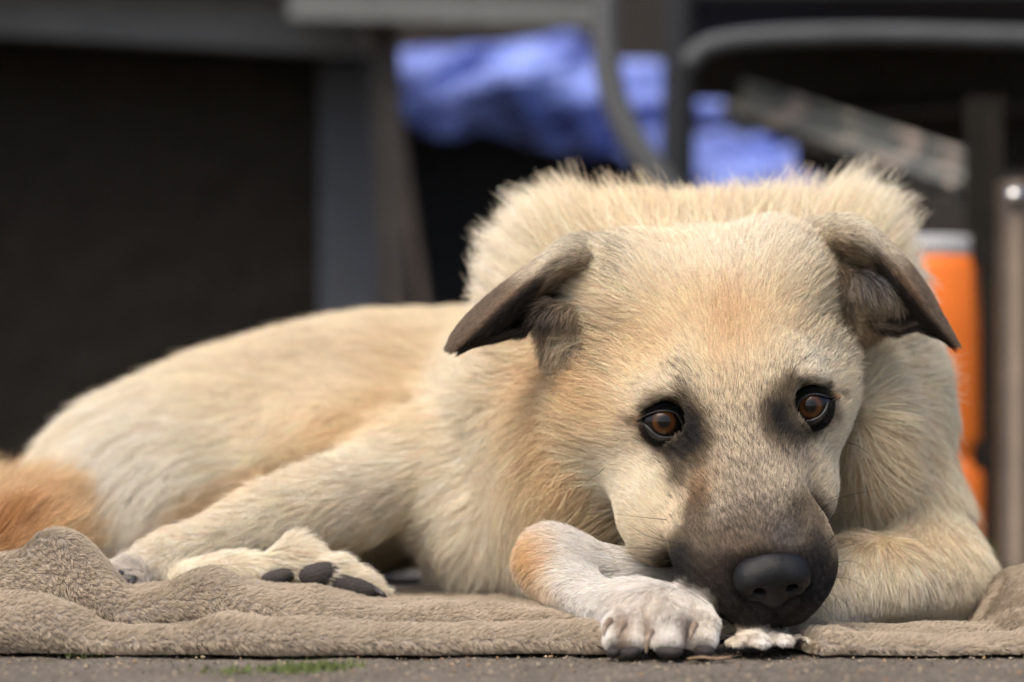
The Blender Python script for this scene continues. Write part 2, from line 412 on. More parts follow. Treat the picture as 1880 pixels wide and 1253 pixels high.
paint(blob(1345, 985, 30, 36) * .5 * hd, (120, 100, 84)); paint(blob(1320, 1060, 30, 60, 0) * .45 * hd, (96, 80, 70)); paint(blob(1505, 1070, 26, 60) * .4 * hd, (92, 84, 80))
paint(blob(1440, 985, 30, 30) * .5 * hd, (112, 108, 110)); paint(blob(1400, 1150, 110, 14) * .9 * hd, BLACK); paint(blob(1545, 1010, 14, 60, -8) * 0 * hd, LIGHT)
paint(blob(1372, 930, 42, 75, 0) * .45 * hd, (158, 136, 114))
# dark patches round the eyes
for a in [(1279, 806, 47, 62, 0, BLACK, 1.), (1262, 762, 30, 30, 0, BLACK, .9), (1238, 832, 40, 26, 20, BLACK, .95), (1254, 872, 22, 40, 8, DARK, .75), (1222, 740, 44, 13, -8, BLACK, .9), (1258, 722, 16, 24, -30, DARK, .6), (1165, 775, 22, 8, -8, BLACK, .9), (1428, 774, 37, 60, 0, BLACK, 1.), (1468, 802, 44, 22, -15, BLACK, .95), (1452, 840, 34, 28, 0, (96, 86, 76), .6), (1448, 712, 16, 30, 15, BLACK, .75), (1494, 709, 42, 11, 6, BLACK, .9), (1538, 727, 18, 7, 12, BLACK, .9), (1526, 768, 18, 15, -45, DARK, .7), (1194, 806, 22, 15, 40, DARK, .7)]:
    paint(blob(*a[:5], hard=4.5) * a[6] * hd, a[5])
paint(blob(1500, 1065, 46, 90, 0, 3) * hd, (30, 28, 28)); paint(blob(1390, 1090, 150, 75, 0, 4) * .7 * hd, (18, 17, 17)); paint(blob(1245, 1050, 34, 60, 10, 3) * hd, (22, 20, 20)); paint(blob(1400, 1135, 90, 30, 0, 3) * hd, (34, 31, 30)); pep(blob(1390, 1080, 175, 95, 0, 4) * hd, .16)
pep(blob(1282, 815, 62, 85) * hd, .42); pep(blob(1436, 790, 62, 85) * hd, .42); pep(blob(1450, 680, 24, 40, 15) * hd, .3); pep(blob(1260, 700, 26, 36, -20) * hd, .3)
# ear bases
eb = R_('ear_base').astype(float)
paint(eb * .95, (172, 146, 112)); paint(eb * blob(1110, 540, 40, 60), BLACK); paint(eb * blob(1050, 640, 40, 30) * .8, (186, 160, 124)); paint(eb * blob(1010, 570, 40, 20), (84, 80, 80))
paint(eb * blob(1530, 530, 40, 50), DARK); paint(eb * blob(1590, 560, 36, 26) * .9, (176, 146, 104)); paint(eb * blob(1600, 505, 40, 16), (120, 118, 120))
pep(eb, .38); pep(hd * blob(1540, 610, 50, 60, 20), .5); pep(hd * blob(1110, 650, 30, 50), .35); pep(hd * blob(1150, 480, 24, 60), .3); pep(hd * blob(1490, 470, 24, 60), .3)
paint(hd * blob(1090, 690, 20, 60, 20) * .7, (186, 130, 72))

# ---- lay, length, stand ------------------------------------------------------------------
ef, ex, eu = HB[:, 1], HB[:, 0], HB[:, 2]
flow = np.zeros_like(BV); L = np.full(len(BV), 20.0); lift = np.full(len(BV), .32); wid = np.full(len(BV), .24)
m = R_('head', 'ear_base')
xh, fh, uh = BH[:, 0], BH[:, 1], BH[:, 2]
flow[m] = (-ef + ex * (xh[m] * .20)[:, None] * np.clip(.6 - fh[m, None] * .08, .2, 1.2) - eu * np.clip(np.abs(xh[m]) - 3, 0, 3)[:, None] * .15)
L[m] = np.interp(fh[m], [-11, -6, -2, 2, 5, 8, 10], [13, 8, 6.0, 5.2, 3.8, 3.0, 2.2]) + np.clip(np.abs(xh[m]) - 3.9, 0, 2.2) * np.clip(.5 - fh[m], 0, 3) * 2.4
lift[m] = .34 + np.clip(np.abs(xh[m]) - 4.2, 0, 2) * .12; wid[m] = np.interp(fh[m], [-11, -2, 5], [.19, .145, .125])
for e in EYES:
    dd = np.hypot(BV[:, 0] - e[0], BV[:, 2] - e[2]) * 100
    w = np.clip(1 - (dd - 1.4) / 1.6, 0, 1) * m; L = L * (1 - w) + 3.4 * w; wid = wid * (1 - w) + .15 * w
m = R_('ear_base'); L[m] = 11; lift[m] = .35; wid[m] = .18; flow[m] = np.where(X_[m, None] < 1300, np.array([-.35, 0, -1.]), np.array([.35, 0, -1.]))
m = R_('neck', 'chest')
cen = H(0, -4, -3); v = BV[m] - cen; v[:, 1] *= .45
v /= np.linalg.norm(v, axis=1, keepdims=True)
low = np.clip((Y_[m] - 700) / 300, 0, 1)[:, None]
flow[m] = v * (1 - .5 * low) + np.array([-.35, 0, -.9]) * low
L[m] = 29; lift[m] = .62; wid[m] = .25
ruff = np.clip((760 - Y_[m]) / 200, 0, 1) * np.clip((np.abs(X_[m] - 1290) - 180) / 120, 0, 1); lift[m] += .35 * ruff
topm = blob(1290, 350, 150, 70)[m]; L[m] = L[m] * (1 - topm) + 20 * topm; lift[m] = lift[m] * (1 - .5 * topm)
L[m] = np.where(Y_[m] > 760, 23, L[m])
earw = np.maximum(blob(1000, 620, 150, 110, hard=4), blob(1640, 600, 130, 130, hard=4))[m]; L[m] = L[m] * (1 - earw) + 17 * earw; lift[m] = lift[m] * (1 - earw) + .3 * earw
m = R_('trunk'); t = np.clip((480 - X_[m]) / 300, 0, 1)[:, None]
flow[m] = np.array([-1, 0, -.15]) * (1 - t) + np.array([-.25, -.1, -1]) * t; L[m] = 17 + 9 * t[:, 0]
m = R_('hind', 'hind_foot'); flow[m] = (-1, -.1, -.35); L[m] = np.interp(X_[m], [220, 330, 500, 800], [7, 10, 13, 16])
m = R_('hind_far'); flow[m] = (1, 0, -.2); L[m] = 10; wid[m] = .24
m = R_('arm_r', 'paw_r'); flow[m] = (-.12, 0, -1); L[m] = np.where(X_[m] < 1500, 10, 14); L[m] = np.where(Y_[m] < 900, 20, L[m]); lift[m] = .26
m = R_('paw_r'); L[m] = 6; wid[m] = .16; flow[m] = (.15, -.6, -.7); lift[m] = .3
m = R_('arm_r') & (X_ < 1590) & (Y_ > 1120); flow[m] = (.7, -.2, -.6); L[m] = 24
m = R_('arm_l'); up = ((X_[m] - 1000) * .25 + 1075 > Y_[m])[:, None]
flow[m] = np.where(up, np.array([-1., 0, -.25]), np.array([.6, -.3, -.6])); L[m] = 8; lift[m] = .3; wid[m] = .2
m = R_('toes'); flow[m] = (0, -.5, -1); L[m] = 8; wid[m] = .18; lift[m] = .3
m = R_('tail'); flow[m] = (.5, 0, .5); L[m] = 30; lift[m] = .95
def smooth_field(a, it):
    e = np.concatenate([BF[:, [i, (i + 1) % 4]] for i in range(4)])
    n = np.bincount(e[:, 0], minlength=len(BV)) + 1e-9
    for _ in range(it):
        if a.ndim == 1: a = .5 * a + .5 * np.bincount(e[:, 0], a[e[:, 1]], len(BV)) / n
        else: a = np.stack([.5 * a[:, k] + .5 * np.bincount(e[:, 0], a[e[:, 1], k], len(BV)) / n for k in range(a.shape[1])], 1)
    return a
flow /= np.linalg.norm(flow, axis=1, keepdims=True) + 1e-9
L = smooth_field(L, 5); lift = smooth_field(lift, 8); flow = smooth_field(flow, 10); wid = smooth_field(wid, 6); col = smooth_field(col, 1)
col = col * (1 + .10 * vnoise(BV, .035, 81) + .08 * vnoise(BV, .011, 82))[:, None]
lum = col.mean(1, keepdims=True); col = np.clip(col, .003, .95) ** np.interp(lum, [.06, .3], [1.0, .60])     # fur is lighter strand by strand than in the mass
lowlen = np.clip((BV[:, 2] - .003) / .03, .35, 1); L = L * lowlen
# bare skin: nose, lids, pads
bare = np.zeros(len(BV))
NOSE_C = H(0, 9.9, -1.7)
bare = np.maximum(bare, (np.linalg.norm(BV - NOSE_C, axis=1) < .0135) * 1.)
for e in EYES:
    dd = np.hypot(BV[:, 0] - e[0], BV[:, 2] - e[2]); bare = np.maximum(bare, ((dd < .0108) & (np.abs(BV[:, 1] - e[1]) < .04) & (hd > 0)) * 1.)
bare = np.maximum(bare, (BV[:, 2] < .006) * 1.)

# ---- the body mesh -------------------------------------------------------------------------
skin, nt, b = new_mat('dog_skin')
at = N(nt, 'ShaderNodeAttribute', attribute_name='pigment')
nt.links.new(at.outputs['Color'], b.inputs['Base Color']); b.inputs['Roughness'].default_value = .75; b.inputs['Specular IOR Level'].default_value = .2
body_me = mesh_np('body', BV, BF)
ca = body_me.color_attributes.new('pigment', 'FLOAT_COLOR', 'POINT')
ca.data.foreach_set('color', np.concatenate([col * .8, np.ones((len(col), 1))], 1).astype(np.float32).ravel())
body_o = adopt(link('body', body_me, None, skin), dog)

# ---- hair -----------------------------------------------------------------------------------
fur_mat = bpy.data.materials.new('fur'); fur_mat.use_nodes = True
nt = fur_mat.node_tree; b = nt.nodes['Principled BSDF']
at = N(nt, 'ShaderNodeAttribute', attribute_name='pigment')
nt.links.new(at.outputs['Color'], b.inputs['Base Color'])
b.inputs['Roughness'].default_value = .42; b.inputs['Specular IOR Level'].default_value = .22
tr = N(nt, 'ShaderNodeBsdfTranslucent'); nt.links.new(at.outputs['Color'], tr.inputs['Color'])
mx = N(nt, 'ShaderNodeMixShader', Fac=.30); nt.links.new(b.outputs[0], mx.inputs[1]); nt.links.new(tr.outputs[0], mx.inputs[2])
nt.links.new(mx.outputs[0], nt.nodes['Material Output'].inputs['Surface'])

def make_hair(name, parent, pos, rad, cols):
    """pos (n, k, 3), rad (n, k), cols (n, 3) -> one hair curves object"""
    n, k = pos.shape[:2]
    hc = bpy.data.hair_curves.new(name)
    hc.add_curves([k] * n)
    hc.points.foreach_set('position', pos.astype(np.float32).ravel())
    hc.points.foreach_set('radius', rad.astype(np.float32).ravel())
    a = hc.attributes.new('pigment', 'FLOAT_COLOR', 'CURVE')
    a.data.foreach_set('color', np.concatenate([cols, np.ones((n, 1))], 1).astype(np.float32).ravel())
    o = link(name, hc, None, fur_mat)
    if parent is not None: adopt(o, parent)
    return o
def grow(root, nrm, flw, length, lft, width, cols, clump=.5, clump_size=.0035, k=5, frizz=.05, seed=1, share=.06):
    """strands: they leave the skin at the angle lft and lie down along flw; lengths and widths in mm"""
    r = np.random.default_rng(seed); n = len(root)
    flw = flw - nrm * (flw * nrm).sum(1, keepdims=True); flw /= np.linalg.norm(flw, axis=1, keepdims=True) + 1e-9
    side = np.cross(nrm, flw)
    flw = flw + side * r.normal(0, .23, (n, 1)) + side * (vnoise(root, .03, 3) * .28)[:, None]
    lft = np.clip(lft + r.normal(0, .10, n) + .10 * vnoise(root, .02, 5), .08, 1.35)
    Ln = length * .001 * r.uniform(.72, 1.12, n) * (1 + .15 * vnoise(root, .025, 6))
    t = np.linspace(0, 1, k)[None, :, None]
    d0 = flw * np.cos(lft)[:, None] + nrm * np.sin(lft)[:, None]
    bend = (flw - nrm * np.sin(lft)[:, None] * .9) * .32
    pos = root[:, None] + Ln[:, None, None] * (d0[:, None] * t + bend[:, None] * t ** 2 * .8)
    fz = np.cumsum(r.normal(0, 1, (n, k, 3)), 1); fz[:, 0] = 0
    pos = pos + fz * (Ln * frizz / k)[:, None, None]
    if np.max(clump) > 0 and n > 50:
        area_n = max(2, int(n * share)); ids = r.choice(n, area_n, replace=False)
        kd = kdtree.KDTree(area_n)
        for j, i in enumerate(ids): kd.insert(root[i], j)
        kd.balance()
        near = np.array([kd.find(p)[1] for p in root]); g = ids[near]
        cf = (np.asarray(clump) * r.uniform(.3, 1.0, n))[:, None, None] * t ** 1.6
        tgt = pos[g]; off = (root - root[g])[:, None] * .25
        pos = pos * (1 - cf) + (tgt + off) * cf
    rad = (width * .0005)[:, None] * np.array([1, 1, .9, .66, .18] if k == 5 else np.linspace(1, .2, k))[None]
    return pos, rad
def hair_colours(c, pp, r, dark=(34, 30, 28), at=None):
    n = len(c)
    if at is not None: pp = pp + np.where(pp > .05, .55 * vnoise(at, .0042, 91) + .45 * vnoise(at, .0022, 92), 0)      # dark hairs come in little tufts
    out = c * np.exp(r.normal(0, .2, (n, 1))) * np.exp(r.normal(0, .03, (n, 3)))
    dk = r.random(n) < pp
    lum = out.mean(1, keepdims=True); alt = np.where(lum > .12, out * .25 + lin(dark) * .75, out * 2.2 + .015); out[dk] = alt[dk]
    return np.clip(out, .004, .93)
def scatter(V, F, dens, r):
    """points on quads: dens = per-vertex hairs per mm2"""
    T = np.concatenate([F[:, [0, 1, 2]], F[:, [0, 2, 3]]])
    a = np.cross(V[T[:, 1]] - V[T[:, 0]], V[T[:, 2]] - V[T[:, 0]]); ar = np.linalg.norm(a, axis=1) * .5e6
    w = ar * dens[T].mean(1); n = int(w.sum())
    pick = np.searchsorted(np.cumsum(w), r.random(n) * w.sum()); pick = np.clip(pick, 0, len(T) - 1)
    u, v = r.random(n), r.random(n); s = u + v > 1; u[s], v[s] = 1 - u[s], 1 - v[s]
    bc = np.stack([1 - u - v, u, v], 1)
    return T[pick], bc
def lerp(a, t, bc): return (a[t] * (bc[:, :, None] if a.ndim == 2 else bc)).sum(1)

HAIR = globals().get('HAIR', 1.0)
view = BV - np.array([0, 0, CAMH]); view /= np.linalg.norm(view, axis=1, keepdims=True)
facing = -(BN * view).sum(1)
cover = np.where(R_('head', 'ear_base', 'toes', 'arm_l'), 5.5, 4.2)
dens = HAIR * cover / (L * wid) * np.interp(facing, [-.6, -.2], [.25, 1]) * (bare < .5)
dens = np.minimum(dens, 11)
T, bc = scatter(BV, BF, dens, rng)
root = lerp(BV, T, bc); nrm = lerp(BN, T, bc); nrm /= np.linalg.norm(nrm, axis=1, keepdims=True)
pos, rad = grow(root, nrm, lerp(flow, T, bc), lerp(L, T, bc), lerp(lift, T, bc), lerp(wid, T, bc), None, clump=lerp(np.where(R_('head'), .35, np.where(R_('neck'), .55, .42)), T, bc))
# guard hairs: fewer, longer, drawn into locks
gd = HAIR * np.where(R_('neck') & (Y_ < 560), .14, np.where(R_('neck', 'chest'), .03, np.where(R_('trunk', 'arm_r', 'hind') & (X_ > 200), .012, 0))) * np.interp(facing, [-.6, -.2], [.25, 1])
gT, gbc = scatter(BV, BF, gd, rng); groot = lerp(BV, gT, gbc); gn = lerp(BN, gT, gbc); gn /= np.linalg.norm(gn, axis=1, keepdims=True)
gp, gr = grow(groot, gn, lerp(flow, gT, gbc), lerp(L, gT, gbc) * 1.3, lerp(lift, gT, gbc) + .12, np.full(len(groot), .24), None, clump=.9, seed=9, share=.07)
# the ruff: long locks that stand out
ru = R_('neck') * np.clip((600 - Y_) / 60, 0, 1) * np.clip(1 - blob(1290, 420, 190, 110, hard=4), 0, 1)
rT, rbc = scatter(BV, BF, HAIR * .20 * ru, rng); rr_ = lerp(BV, rT, rbc); rn_ = lerp(BN, rT, rbc); rn_ /= np.linalg.norm(rn_, axis=1, keepdims=True)
rp_, rr2 = grow(rr_, rn_, lerp(flow, rT, rbc), lerp(L, rT, rbc) * 1.42, lerp(lift, rT, rbc) + .22, np.full(len(rr_), .22), None, clump=.97, seed=10, share=.035)
gp = np.concatenate([gp, rp_]); gr = np.concatenate([gr, rr2]); gT = np.concatenate([gT, rT]); gbc = np.concatenate([gbc, rbc]); groot = np.concatenate([groot, rr_])
pos = np.concatenate([pos, gp]); rad = np.concatenate([rad, gr]); T = np.concatenate([T, gT]); bc = np.concatenate([bc, gbc]); root = np.concatenate([root, groot])
pos[..., 2] = np.maximum(pos[..., 2], .0015)
hcol = hair_colours(lerp(col, T, bc), lerp(pepper, T, bc), rng, at=root)
print('hairs', len(root))
fur_o = tag(make_hair('fur', dog, pos, rad, hcol), kind='stuff')
# ---- eyes and lids ---------------------------------------------------------------------------
eye_mat, nt, b = new_mat('eye_amber')
tc = N(nt, 'ShaderNodeTexCoord'); sx = N(nt, 'ShaderNodeSeparateXYZ'); nt.links.new(tc.outputs['Object'], sx.inputs[0])
cb = N(nt, 'ShaderNodeCombineXYZ'); nt.links.new(sx.outputs[0], cb.inputs[0]); nt.links.new(sx.outputs[2], cb.inputs[2])
ln = N(nt, 'ShaderNodeVectorMath', operation='LENGTH'); nt.links.new(cb.outputs[0], ln.inputs[0])
nz = N(nt, 'ShaderNodeTexNoise', Scale=900., Detail=3.); nt.links.new(tc.outputs['Object'], nz.inputs['Vector'])
ad = N(nt, 'ShaderNodeMath', operation='MULTIPLY_ADD'); ad.inputs[1].default_value = .0008; nt.links.new(nz.outputs[0], ad.inputs[0]); nt.links.new(ln.outputs['Value'], ad.inputs[2])
dv = N(nt, 'ShaderNodeMath', operation='DIVIDE'); dv.inputs[1].default_value = .0112; nt.links.new(ad.outputs[0], dv.inputs[0])
r = ramp(nt, [(0, (.003, .0025, .002)), (.24, (.004, .003, .002)), (.30, (.026, .010, .004)), (.44, (.075, .029, .008)), (.53, (.028, .011, .004)), (.60, (.006, .004, .004)), (1, (.008, .007, .007))], dv.outputs[0])
nt.links.new(r.outputs[0], b.inputs['Base Color'])
b.inputs['Roughness'].default_value = .3; b.inputs['Specular IOR Level'].default_value = .0; b.inputs['Coat Weight'].default_value = 1.; b.inputs['Coat Roughness'].default_value = .02; b.inputs['Coat IOR'].default_value = 1.38
lid_mat = simple_mat('eyelid_skin', (.018, .017, .018), rough=.38, var=.3, scale=900, bump=.25, spec=.6)
def uv_ball(R, nu=36, nv=48, bulge=0):
    V = []
    for i in range(nu + 1):
        a = math.pi * i / nu
        for j in range(nv):
            t = 2 * math.pi * j / nv
            rr = R * (1 + bulge * math.exp(-(a / .62) ** 4))
            V.append((rr * math.sin(a) * math.cos(t), -rr * math.cos(a), rr * math.sin(a) * math.sin(t)))
    return np.array(V), grid_faces(nu + 1, nv, True)
RIMS = [
 ([(1169, 773), (1184, 758), (1197, 750), (1217, 745), (1236, 748), (1246, 760), (1253, 779), (1258, 796), (1242, 802), (1221, 804), (1205, 799), (1191, 786), (1181, 777)], (1219, 776)),
 ([(1535, 726), (1520, 721), (1501, 715), (1484, 717), (1469, 731), (1463, 749), (1461, 775), (1482, 773), (1502, 766), (1515, 750), (1520, 735)], (1489, 746))]
lid_hair = []
EB, EF = uv_ball(EYE_R * .01, bulge=.05)
for (rim, gc), e in zip(RIMS, EYES):
    o = link('eye', mesh_np('eye', EB, EF), None, eye_mat)
    gaze = Vector((0, 0, CAMH)) - Vector(e) + Vector((0, 0, .03))
    o.location = e; o.rotation_euler = (-math.atan2(gaze.z, -gaze.y), 0, math.atan2(gaze.x, -gaze.y))
    bpy.context.view_layer.update(); adopt(o, dog)
    n = 64; g = np.array(gc, float); c = g + (crom_closed(rim, n) - g) * np.array([.95, .9]) + np.array([0, 1.]); up_half = c[:, 1] < g[1]; c[up_half, 1] = g[1] + (c[up_half, 1] - g[1]) * .74
    d = c - g; dl = np.linalg.norm(d, axis=1, keepdims=True); dn = d / dl
    dn0 = dn; dn = dn * (.35 + .65 * np.clip(36 / dl - .15, 0, 1)); low = np.clip(dn0[:, 1:2], 0, 1); upp = np.clip(-dn[:, 1:2], 0, 1)
    def on_globe(q, lft):
        w = P(0, 0, e[1]) * 0 + np.array([P(x, y, e[1] - .008) for x, y in q])
        rr = np.hypot(w[:, 0] - e[0], w[:, 2] - e[2]); R = EYE_R * .01 * 1.05
        w[:, 1] = e[1] - np.sqrt(np.maximum(R * R - np.minimum(rr, R * .92) ** 2, 0)) - lft
        w[:, 1] += np.maximum(rr - R * .92, 0) * .55
        return w
    rings = [on_globe(c - dn * 1.0, -.0012), on_globe(c, .0006), on_globe(c + dn * 3, .0012), on_globe(c + dn * (4 + 4 * low), .0010), on_globe(c + dn * (6 + 6 * low), .0000), on_globe(c + dn * (9 + 6 * low), -.0025), on_globe(c + dn * (13 + 6 * low), -.007), on_globe(c + dn * (18 + 7 * low), -.015)]
    V = np.concatenate(rings)
    # short black hair from the lid edge outwards, so that the lid melts into the mask
    FQ = np.array(grid_faces(len(rings), n, True))[:, ::-1]; ring_i = np.repeat(np.arange(len(rings)), n)
    cen_ = V.mean(0); fl_ = V - np.array([e[0], 0, e[2]]); fl_[:, 1] = 0; nn_ = np.tile([0., -1, 0], (len(V), 1)) + fl_ / .02 * .5; nn_ /= np.linalg.norm(nn_, axis=1, keepdims=True)
    T, bc = scatter(V, FQ, 13. * HAIR * np.interp(np.where(np.tile(dn0[:, 1], len(rings)) > .2, ring_i - 1, ring_i), [2.2, 3.2, 5], [0, .8, 1]), rng)
    rt = lerp(V, T, bc); p_, r_ = grow(rt, lerp(nn_, T, bc), lerp(fl_, T, bc), np.full(len(rt), 1.9), np.full(len(rt), .3), np.full(len(rt), .12), None, clump=.3, seed=33)
    med = (1 if e[0] < HM[0] else -1) * (rt[:, 0] - e[0]) / .011                 # towards the nose
    far = np.clip((np.hypot(rt[:, 0] - e[0], rt[:, 2] - e[2]) - .0095) / .003, 0, 1) * np.clip(.5 - med, 0, 1)
    lid_hair.append((p_, r_, (lin((28, 25, 23)) * (1 - far[:, None]) + lin((150, 122, 92)) * far[:, None]) * np.exp(rng.normal(0, .35, (len(rt), 1)))))
    adopt(link('eyelid', mesh_np('eyelid', V, np.array(grid_faces(len(rings), n, True))[:, ::-1]), None, lid_mat), dog)

tag(make_hair('eyelid_fur', dog, *[np.concatenate([q[i] for q in lid_hair]) for i in range(3)]), kind='stuff')

# ---- nose ---------------------------------------------------------------------------------------
def nose_sdf(p):
    q = ((p - HM.astype(p.dtype)) @ HB.astype(p.dtype)) * p.dtype.type(100)
    q = (q - np.array([0, 9.22, -1.27], p.dtype)) / p.dtype.type(.91) + np.array([0, 9.55, -1.6], p.dtype)
    qx = q.copy(); qx[..., 0] = np.sqrt(q[..., 0] ** 2 + .004)
    d = d_ell(q, (0, 9.45, -1.65), (1.68, 1.2, 1.25))
    d = smin(d, d_ell(qx, (1.1, 9.65, -1.75), (.85, 1.0, .95)), .5)
    d = smin(d, d_ell(q, (0, 10.0, -2.4), (.75, .8, .95)), .5)
    nos = d_cap(qx, (.74, 10.95, -1.75), (1.05, 9.6, -1.5), .29, .32)
    nos = smin(nos, d_cap(qx, (.85, 10.8, -1.85), (1.95, 10.0, -2.2), .19, .10), .15)
    d = smax(d, -nos, .22)
    d = smax(d, -d_cap(q, (0, 11.0, -1.8), (0, 10.8, -3.4), .05, .07), .12)
    return d * p.dtype.type(.01)
c = H(0, 9.7, -1.85)
NV, NF = surface_nets(nose_sdf, c - .027, c + .027, .0010)
NV = project(nose_sdf, NV, 2, .001)
nose_mat, nt, b = new_mat('nose_leather')
tc = N(nt, 'ShaderNodeTexCoord'); vo = N(nt, 'ShaderNodeTexVoronoi', Scale=1100.); vo.feature = 'DISTANCE_TO_EDGE'
nt.links.new(tc.outputs['Object'], vo.inputs['Vector'])
bp = N(nt, 'ShaderNodeBump', Strength=.55, Distance=.0005); nt.links.new(vo.outputs['Distance'], bp.inputs['Height']); nt.links.new(bp.outputs[0], b.inputs['Normal'])
b.inputs['Base Color'].default_value = (.005, .0048, .005, 1); b.inputs['Roughness'].default_value = .44; b.inputs['Specular IOR Level'].default_value = .28
adopt(link('nose', mesh_np('nose', NV, NF), None, nose_mat), dog)

# ---- ears ------------------------------------------------------------------------------------------
EARS = [
 [[(1130, 560, 1.700 + DH), (1040, 560, 1.700 + DH), (960, 590, 1.690 + DH), (900, 610, 1.680 + DH), (860, 630, 1.670 + DH), (823, 643, 1.660 + DH)],
  [(1205, 455, 1.725 + DH), (1065, 440, 1.685 + DH), (975, 492, 1.680 + DH), (900, 545, 1.672 + DH), (845, 598, 1.665 + DH), (820, 640, 1.660 + DH)],
  [(1190, 495, 1.705 + DH), (1060, 470, 1.648 + DH), (985, 512, 1.645 + DH), (930, 556, 1.645 + DH), (885, 600, 1.648 + DH), (835, 645, 1.655 + DH)],
  [(1175, 515, 1.705 + DH), (1060, 492, 1.658 + DH), (995, 530, 1.655 + DH), (945, 570, 1.652 + DH), (905, 604, 1.652 + DH), (850, 640, 1.657 + DH)],
  [(1125, 545, 1.685 + DH), (1060, 530, 1.690 + DH), (1005, 550, 1.685 + DH), (960, 585, 1.672 + DH), (925, 608, 1.662 + DH), (860, 636, 1.659 + DH)],
  [(1100, 640, 1.665 + DH), (1040, 590, 1.668 + DH), (1000, 572, 1.660 + DH), (965, 606, 1.655 + DH), (935, 617, 1.655 + DH), (870, 632, 1.657 + DH)]],
 [[(1500, 520, 1.710 + DH), (1580, 520, 1.710 + DH), (1650, 550, 1.700 + DH), (1700, 580, 1.690 + DH), (1730, 605, 1.680 + DH), (1753, 634, 1.670 + DH)],
  [(1410, 435, 1.73 + DH), (1545, 405, 1.690 + DH), (1630, 450, 1.685 + DH), (1690, 515, 1.680 + DH), (1728, 580, 1.675 + DH), (1757, 632, 1.668 + DH)],
  [(1435, 465, 1.71 + DH), (1550, 430, 1.652 + DH), (1620, 475, 1.650 + DH), (1672, 535, 1.650 + DH), (1708, 585, 1.655 + DH), (1755, 638, 1.665 + DH)],
  [(1450, 485, 1.71 + DH), (1550, 460, 1.668 + DH), (1605, 500, 1.668 + DH), (1655, 550, 1.665 + DH), (1695, 590, 1.662 + DH), (1745, 630, 1.667 + DH)],
  [(1500, 510, 1.690 + DH), (1560, 510, 1.692 + DH), (1600, 535, 1.688 + DH), (1640, 570, 1.675 + DH), (1680, 596, 1.665 + DH), (1735, 622, 1.667 + DH)],
  [(1545, 600, 1.670 + DH), (1580, 585, 1.670 + DH), (1605, 600, 1.662 + DH), (1640, 611, 1.660 + DH), (1680, 604, 1.660 + DH), (1725, 615, 1.665 + DH)]]]
